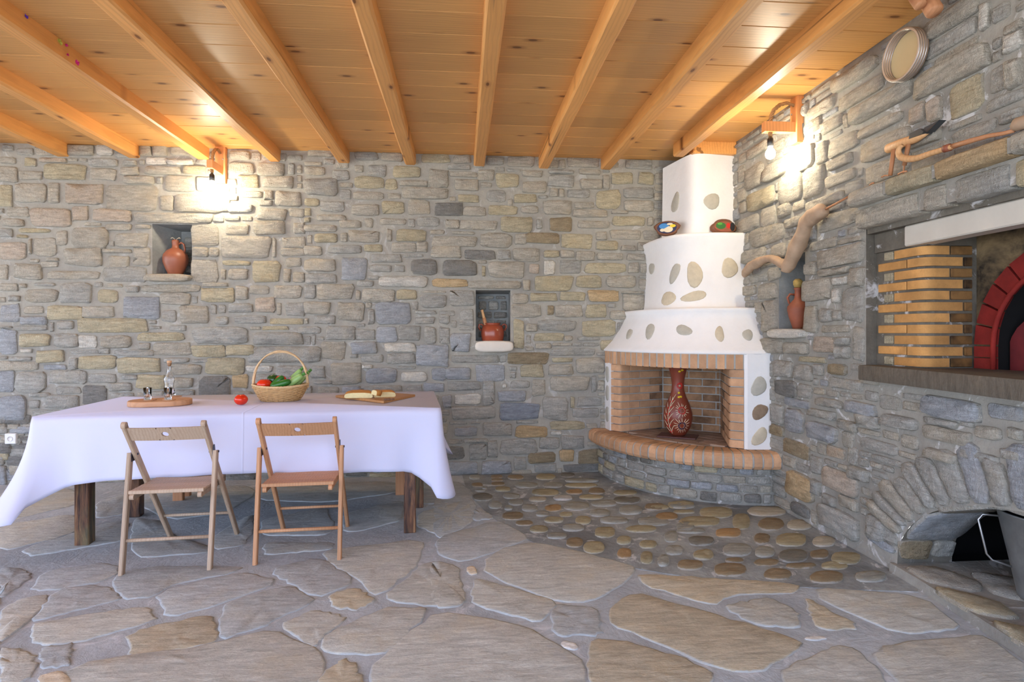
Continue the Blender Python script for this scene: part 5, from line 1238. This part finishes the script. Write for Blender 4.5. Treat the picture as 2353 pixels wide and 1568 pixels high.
for i in range(12):
    z_ = .02+i*.024; a_0 = -.62-.10*math.sin(i*.3); stroke(mb, a_0+.02, z_, a_0, z_+.026, .0026)
    if i % 2 == 0:
        stroke(mb, a_0+.06, z_+.01, a_0+.42, z_+.075, .0026, bow=-.08); stroke(mb, a_0-.06, z_, a_0-.42, z_+.055, .0024); stroke(mr, a_0+.08, z_+.012, a_0+.16, z_+.03, .0042); stroke(mr, a_0-.08, z_+.004, a_0-.16, z_+.02, .0042)
mb.obj('painted_cream_leaf', M_cream, va, True); mr.obj('painted_red_buds', M_redp, va, True)
mb = MB()
for a, z_ in ((.15, .345), (.35, .315), (.12, .312), (.5, .525), (.2, .515)): 
    for k_ in range(5): t = k_*1.256; stroke(mb, a, z_, a+math.cos(t)*.009/.05, z_+math.sin(t)*.009, .004)
mb.obj('painted_yellow_flowers', M_yel, va, True)

# ------------------------------------------------------------------ painted rocks on the hood
def prock(px, py, wpx, hpx, X, rz, lab, patches):
    p = onY(px, py, X); Zd = (p-CAM).length; w_, h_ = wpx*Zd/F*.97, hpx*Zd/F*.97
    t = thing('painted_rock', lab, 'ornament', (p.x, p.y, 2.007), rz, 'painted rocks on the hood ledge')
    def outline(k_): return [(math.cos(a)*w_/2*k_*(1+.12*math.sin(3*a+px)+.05*math.sin(7*a)), h_/2+math.sin(a)*h_/2*k_*(1+.08*math.cos(2*a+px))) for a in [2*math.pi*i/22 for i in range(22)]]
    mb = MB(); vs = []; 
    for k_, y_ in ((.8, .025), (1, .012), (1, -.012), (.84, -.026), (.80, -.024)): vs += [(x, y_, max(0, z_)) for x, z_ in outline(k_)]
    n = 22; mb.add(vs, [(r*n+i, (r+1)*n+i, (r+1)*n+(i+1) % n, r*n+(i+1) % n) for r in range(4) for i in range(n)]+[tuple(range(n)), tuple(range(4*n, 5*n))[::-1]]); mb.obj('rock', M_brown, t, True)
    for (cx_, cz_, rx_, rz2, mt, d) in patches:
        mb = MB(); mb.lathe([(0, -.001), (1, -.001), (.97, .001), (0, .0015)], 16, Matrix.Translation((cx_*w_, -.0255-d*.0012, h_*cz_)) @ Matrix.Rotation(R(90), 4, 'X') @ Matrix.Diagonal((rx_*w_, rz2*h_, 1, 1))); mb.obj('painted_patch', mt, t)
M_brown = plain('rock_brown', (122, 78, 52), .6, .25, 14, .4)
prock(1533, 534, 54, 36, 4.62, R(-25), 'rock painted with white houses and blue sea, left on hood ledge', ((0, .52, .40, .36, M_blue, 0), (-.12, .62, .20, .18, M_sky, 1), (.05, .42, .20, .20, M_cream, 1), (.24, .62, .12, .10, M_yel, 1), (.12, .74, .12, .07, M_cream, 2), (-.18, .38, .10, .10, M_cream, 2)))
prock(1662, 523, 58, 32, 4.48, R(2), 'rock painted with green tree and red door, right on hood ledge', ((0, .5, .42, .36, M_terra2, 0), (-.16, .55, .20, .24, M_gren, 1), (.14, .56, .08, .2, M_redp, 1), (-.2, .68, .10, .08, plain('leaf_green', (90, 170, 60), .5), 2), (.30, .5, .10, .30, M_black, 1)))

# ------------------------------------------------------------------ wall lamps
def lamp(origin, ax, side, lab):
    """ax: unit vector out of the wall; side: unit vector along the wall"""
    t = thing('wall_lamp', lab, 'lamp', origin, 0, 'rope wall lamps'); O = Vector((0, 0, 0)); ax, side = Vector(ax), Vector(side)
    def bxm(n0, n1, s0, s1, z0_, z1_, nm, m):
        mb = MB(); bm_ = [ax*n+side*s_+Vector((0, 0, z)) for n, s_, z in ((n0, s0, z0_), (n1, s0, z0_), (n0, s1, z0_), (n1, s1, z0_), (n0, s0, z1_), (n1, s0, z1_), (n0, s1, z1_), (n1, s1, z1_))]
        mb.add(bm_, [(0, 2, 3, 1), (4, 5, 7, 6), (0, 1, 5, 4), (2, 6, 7, 3), (0, 4, 6, 2), (1, 3, 7, 5)]); return mb.obj(nm, m, t)
    bxm(0, .045, -.04, .04, 0, .32, 'back_board', M_lampwood); bxm(.045, .25, -.022, .022, .070, .135, 'arm', M_lampwood)
    mb = MB()
    path = [(.045, .25), (.09, .265), (.14, .25), (.18, .215), (.198, .17), (.203, .135), (.203, .08), (.203, .045)]
    for ph in (0, 2.09, 4.19):
        pts = []
        for i in range(57):
            f = i/56*(len(path)-1); j = min(int(f), len(path)-2); g = f-j; a = path[j]; b = path[j+1]
            n_ = a[0]+(b[0]-a[0])*g; z_ = a[1]+(b[1]-a[1])*g; an = ph+i*.55; pts.append(ax*(n_+.006*math.cos(an))+side*(.006*math.sin(an))+Vector((0, 0, z_+.004*math.cos(an))))
        mb.tube(pts, .0075, 6)
    mb.obj('rope', M_rope, t, True)
    c = ax*.203
    mb = MB(); mb.lathe([(0, .04), (.010, .04), (.019, .025), (.020, -.02), (.017, -.022), (0, -.022)], 18, Matrix.Translation(c)); mb.obj('socket_holder', M_black, t, True)
    mb = MB(); mb.lathe([(.012, -.022), (.016, -.035), (.028, -.055), (.031, -.072), (.026, -.09), (.014, -.101), (0, -.104)], 20, Matrix.Translation(c)); mb.obj('bulb', M_bulb, t, True)
    mb = MB(); mb.lathe([(0, 0), (.006, 0), (.006, .003), (0, .004)], 10, Matrix.Translation(ax*.045+side*.022+Vector((0, 0, .20))) @ ax.to_track_quat('Z', 'Y').to_matrix().to_4x4()); mb.obj('screw', M_steel, t, True)
pL = onY(511, 424, YW); lamp((pL.x, YW, pL.z-.002), (0, -1, 0), (1, 0, 0), 'lit rope lamp on wooden bracket on back wall above the left niche')
pR = onX(1848, 326, XW); lamp((XW, pR.y+.045, pR.z), (-1, 0, 0), (0, 1, 0), 'lit rope lamp on wooden bracket on right wall beside the fireplace')

# ------------------------------------------------------------------ driftwood, tools, drum on the right wall
def crop7(x, y, X): return onX(1700+x/2.9035, 420+y/2.9035, X)
def smooth_path(P, n=5):
    out = []
    for i in range(len(P)-1):
        a = P[max(i-1, 0)]; b = P[i]; c = P[i+1]; d = P[min(i+2, len(P)-1)]
        for k_ in range(n):
            t = k_/n; out.append(tuple(.5*((2*b[j])+(-a[j]+c[j])*t+(2*a[j]-5*b[j]+4*c[j]-d[j])*t*t+(-a[j]+3*b[j]-3*c[j]+d[j])*t**3) for j in range(len(b))))
    return out+[tuple(P[-1])]
def wobble(mb, amp, sc):
    mb.v = [tuple(Vector(v)+Vector((noise.noise(Vector(v)*sc), noise.noise(Vector(v)*sc+Vector((9, 0, 0))), noise.noise(Vector(v)*sc+Vector((0, 9, 0)))))*amp) for v in mb.v]
dw = thing('driftwood', 'pale driftwood branch hung on the right wall above the niche', 'driftwood', tuple(crop7(320, 560, 2.12)))
def dpath(L_, X):
    P = []
    for x, y_, r_ in L_:
        p = crop7(x, y_, X); P.append((p.x, p.y, p.z, r_/2.9035/F*p.y*1.02))
    return smooth_path(P)
mb = MB(); P = dpath([(26, 622, 20), (45, 595, 30), (90, 550, 34), (160, 515, 27), (230, 512, 28), (290, 545, 34), (330, 575, 30)], 2.12); mb.tube([q_[:3] for q_ in P], [q_[3] for q_ in P], 14); wobble(mb, .012, 16)
mb.obj('branch', M_drift, dw, True, keep=True)
mb = MB(); P = dpath([(310, 595, 34), (330, 545, 46), (365, 460, 52), (405, 370, 50), (430, 310, 46), (460, 255, 56), (510, 210, 58), (555, 195, 50), (575, 190, 30)], 2.12); mb.tube([q_[:3] for q_ in P], [q_[3] for q_ in P], 16); wobble(mb, .014, 14)
mb.obj('trunk', M_drift, dw, True, keep=True)
mb = MB(); a = crop7(560, 185, 2.12); b = crop7(722, 95, 2.11); mb.tube([a, b], [.007, .006], 8); base_at(mb, 'thin_stick', M_red, tuple(a), 'thin reddish stick sticking out from the top of the driftwood', 'stick', True)
def crop6(x, y, X): return onX(1700+x/2.8, y/2.8, X)
XS = 2.14; SZ = 1.977
ho = thing('wooden_hoe', 'small wooden hoe with dark iron blade standing on two sticks on the shelf', 'tool', (XS, crop6(1000, 1100, XS).y, SZ))
mb = MB(); P = [crop6(x, y_, XS) for x, y_ in ((955, 958), (1040, 922), (1130, 890), (1205, 850))]; mb.tube(P, [.024, .023, .022, .016], 10); wobble(mb, .004, 30); mb.obj('shaft', M_pale, ho, True, keep=True)
mb = MB(); P = [crop6(x, y_, XS-.0) for x, y_ in ((1120, 895), (1125, 862), (1190, 828), (1215, 848), (1205, 862))]; t1 = crop6(1290, 772, XS)
vs = [p_+Vector((-.026, 0, 0)) for p_ in P]+[p_+Vector((.022, 0, 0)) for p_ in P]; n = 5; mb.add(vs, [tuple(range(n)), tuple(range(n, 2*n))[::-1]]+[(i, i+n, (i+1) % n+n, (i+1) % n) for i in range(n)])
P = [crop6(1192, 850, XS-.01), crop6(1192, 822, XS-.01), t1, crop6(1215, 848, XS-.01)]; mb.add([p_+Vector((-.005, 0, 0)) for p_ in P]+[p_+Vector((.03, 0, 0)) for p_ in P], [(0, 1, 2, 3), (7, 6, 5, 4)]+[(i, i+4, (i+1) % 4+4, (i+1) % 4) for i in range(4)])
mb.obj('blade', M_blade, ho, False, keep=True)
for a, b in (((990, 962), (967, 1130)), ((1085, 930), (1058, 1066))):
    pa, pb2 = crop6(*a, XS-.01), crop6(*b, XS-.01); pb2.z = max(pb2.z, SZ) if b[1] > 1100 else pb2.z; mb = MB(); mb.tube([pa, pb2], [.011, .010], 7); mb.obj('leg', M_red, ho, True, keep=True)
mb = MB(); pa, pb2 = crop6(1058, 1066, XS-.01), Vector((XS, crop6(1050, 1100, XS).y, SZ)); mb.tube([pa, pb2], .004, 6); mb.obj('peg', M_red, ho, True, keep=True)
sk = thing('crooked_staff', 'long crook of pale wood with leather band lying along the shelf', 'staff', tuple(crop6(1200, 1000, 2.10)))
P = []
for x, y_, r_ in ((1045, 935, 12), (1022, 965, 16), (1030, 1005, 20), (1075, 1022, 22), (1140, 1018, 20), (1220, 990, 19), (1300, 965, 18), (1375, 942, 17)):
    p = crop6(x, y_, 2.085); P.append((p.x, p.y, p.z, r_/2.8/F*p.y*1.05))
P = smooth_path(P); mb = MB(); mb.tube([q_[:3] for q_ in P], [q_[3] for q_ in P], 12); mb.obj('crook', M_pale, sk, True, keep=True)
mb = MB(); a, b = crop6(1318, 958, 2.085), crop6(1352, 948, 2.085); mb.tube([a, b], .0165, 12); mb.obj('leather_band', M_terra2, sk, True, keep=True)
mb = MB(); P = [crop6(x, y_, 2.085) for x, y_ in ((1370, 942), (1480, 908), (1600, 875), (1700, 858), (1765, 840))]; mb.tube(P, [.012, .011, .009, .008, .008], 8); mb.obj('shaft', M_red, sk, True, keep=True)
mb = MB(); P = [crop6(x, y_, 2.085) for x, y_ in ((1762, 825), (1790, 800), (1850, 782), (1920, 760))]; mb.tube(P, [.016, .026, .026, .02], 10); mb.obj('knob', M_drift, sk, True, keep=True)
for k_, (a, b, lb) in enumerate((((912, 1140), (955, 1130), 'short reddish twig at the foot of the hoe on the shelf'), ((1018, 1122), (1074, 1102), 'small reddish twig between the hoe legs'), ((835, 1192), (862, 1178), 'tiny twig at the far left of the stone shelf'))):
    pa, pb2 = crop6(*a, 2.09), crop6(*b, 2.09); pa.z = max(pa.z, SZ+.004); pb2.z = max(pb2.z, SZ+.006); mb = MB(); mb.tube([pa, (pa+pb2)/2+Vector((0, 0, .004)), pb2], .0042, 6); base_at(mb, 'twig', M_red, tuple(pa), lb, 'twig', True)
pt = onX(2088, 127, XW-.025)
tm = thing('tambourine', 'small round skin drum with metal banded rim high on the right wall', 'drum', (XW-.022, pt.y, pt.z)); Mx = Matrix.Rotation(R(-90), 4, 'Y')
mb = MB(); mb.lathe([(.112, .0), (.112, .048), (.114, .051), (.119, .051), (.121, .048), (.121, .0), (.112, .0)], 40, Mx, cap=False); mb.obj('rim', M_teak, tm, True)
mb = MB(); mb.lathe([(0, .008), (.111, .008)], 40, Mx, cap=False); mb.obj('skin', M_skin, tm, True)
mb = MB()
for z_ in (.010, .022, .034, .046):
    mb.tube([Mx @ Vector((.1215*math.cos(2*math.pi*i/48), .1215*math.sin(2*math.pi*i/48), z_)) for i in range(48)], .0022, 5, closed=True); mb.tube([Mx @ Vector((.1115*math.cos(2*math.pi*i/48), .1115*math.sin(2*math.pi*i/48), z_+.001)) for i in range(48)], .0018, 5, closed=True)
mb.obj('metal_band', M_steel, tm, True)
for (a, b, r0, lb) in (((1085, -70), (1166, 38), .024, 'thin wooden log end hanging from the ceiling over the drum'), ((1165, -80), (1256, 82), .034, 'thick wooden log end hanging beside the thin one, by the wall')):
    pa, pb2 = crop6(*a, 2.06 if r0 > .03 else 2.0), crop6(*b, 2.06 if r0 > .03 else 2.0); d_ = pb2-pa; pa = pb2-d_*((pb2.z-ZC-.0)/d_.z) if abs(d_.z) > 1e-4 else pa; mb = MB(); mb.tube([pa, pa.lerp(pb2, .5), pa.lerp(pb2, .93), pb2], [r0*.85, r0*.95, r0, r0*.85], 14); wobble(mb, .004, 20)
    base_at(mb, 'hanging_log', M_red, tuple(pb2), lb, 'log', True, 'log ends over the drum')

# ------------------------------------------------------------------ bucket, socket, petals
bc = thing('metal_bucket', 'galvanised metal bucket with wire handle in the arched wood store', 'bucket', (2.555, 2.29, .064)); rb, rt, Hb = .135, .21, .37
mb = MB(); mb.lathe([(0, .004), (rb-.01, .004), (rb, 0), (rb+.004, .012), (rb+(rt-rb)*.5, Hb*.5), (rt, Hb), (rt+.006, Hb+.004), (rt+.004, Hb+.010), (rt-.004, Hb), (rb+(rt-rb)*.5-.004, Hb*.5), (rb-.004, .014), (0, .012)], 40); mb.obj('pail', M_zinc, bc, True)
mb = MB(); d = Vector((-.80, .45, 0)).normalized(); 
P = [d*(rt-.005)+Vector((0, 0, .345)), d*(rt+.055)+Vector((0, 0, .345)), d*(rt+.07)+Vector((0, 0, .32)), d*(rt+.04)+Vector((0, 0, .17)), d*(rt+.02)+Vector((0, 0, .145)), d*(rt-.055)+Vector((0, 0, .125))]
mb.tube(P, .0045, 8); mb.obj('wire_handle', M_steel, bc, True)
so = onY(31, 1007, YW); s_o = thing('power_socket', 'white square power socket on the back wall left of the table', 'socket', (so.x, YW-.002, so.z))
mb = MB(); mb.bbox(-.042, -.035, -.042, .042, .0, .042, .004); mb.obj('face_plate', M_socket, s_o)
mb = MB(); mb.lathe([(.021, 0), (.021, .004), (.018, .004), (.018, -.006+.008), (0, .002)], 20, Matrix.Translation((0, -.035, 0)) @ Matrix.Rotation(R(90), 4, 'X')); mb.obj('socket_ring', M_socket, s_o, True)
for px, py, m_, lb, s_ in ((60, 38, M_petal2, 'tiny violet petal caught on the long beam, top left', .012), (138, 96, M_leaf, 'dry yellowish leaf caught on top of the left beam', .02), (152, 104, M_petal, 'small dark pink petal beside the yellow leaf', .01), (155, 126, M_petal, 'small pink petal on the side of the beam under the leaf', .01), (177, 145, M_petal, 'largest pink petal on the beam side, lowest of the petals', .018)):
    xr = bx[2]+.047; p = onX(px, py, xr+.004); mb = MB(); n = 9
    mb.add([(xr+.004+random.uniform(-.003, .006), p.y+math.cos(2*math.pi*i/n)*s_*random.uniform(.5, 1.2), p.z+math.sin(2*math.pi*i/n)*s_*random.uniform(.5, 1.2)) for i in range(n)]+[(xr, p.y, p.z)], [(i, (i+1) % n, n) for i in range(n)])
    o = base_at(mb, 'fallen_petal' if m_ is not M_leaf else 'dry_leaf', m_, (xr, p.y, p.z), lb, 'petal' if m_ is not M_leaf else 'leaf'); q = o.modifiers.new('t', 'SOLIDIFY'); q.thickness = .0015

# ------------------------------------------------------------------ normals outward on closed lofts
for o in list(COL.objects):
    if o.type == 'MESH' and o.data.users == 1 and o.name.split('.')[0] not in ('wall_back', 'wall_right', 'niche_lining', 'arch_reveal', 'wood_store_lining', 'recess_lining', 'oven_face', 'oven_chamber', 'hood', 'stone_chips', 'tablecloth', 'skin', 'rim', 'metal_band'):
        bm = bmesh.new(); bm.from_mesh(o.data); bmesh.ops.recalc_face_normals(bm, faces=bm.faces); bm.to_mesh(o.data); bm.free()
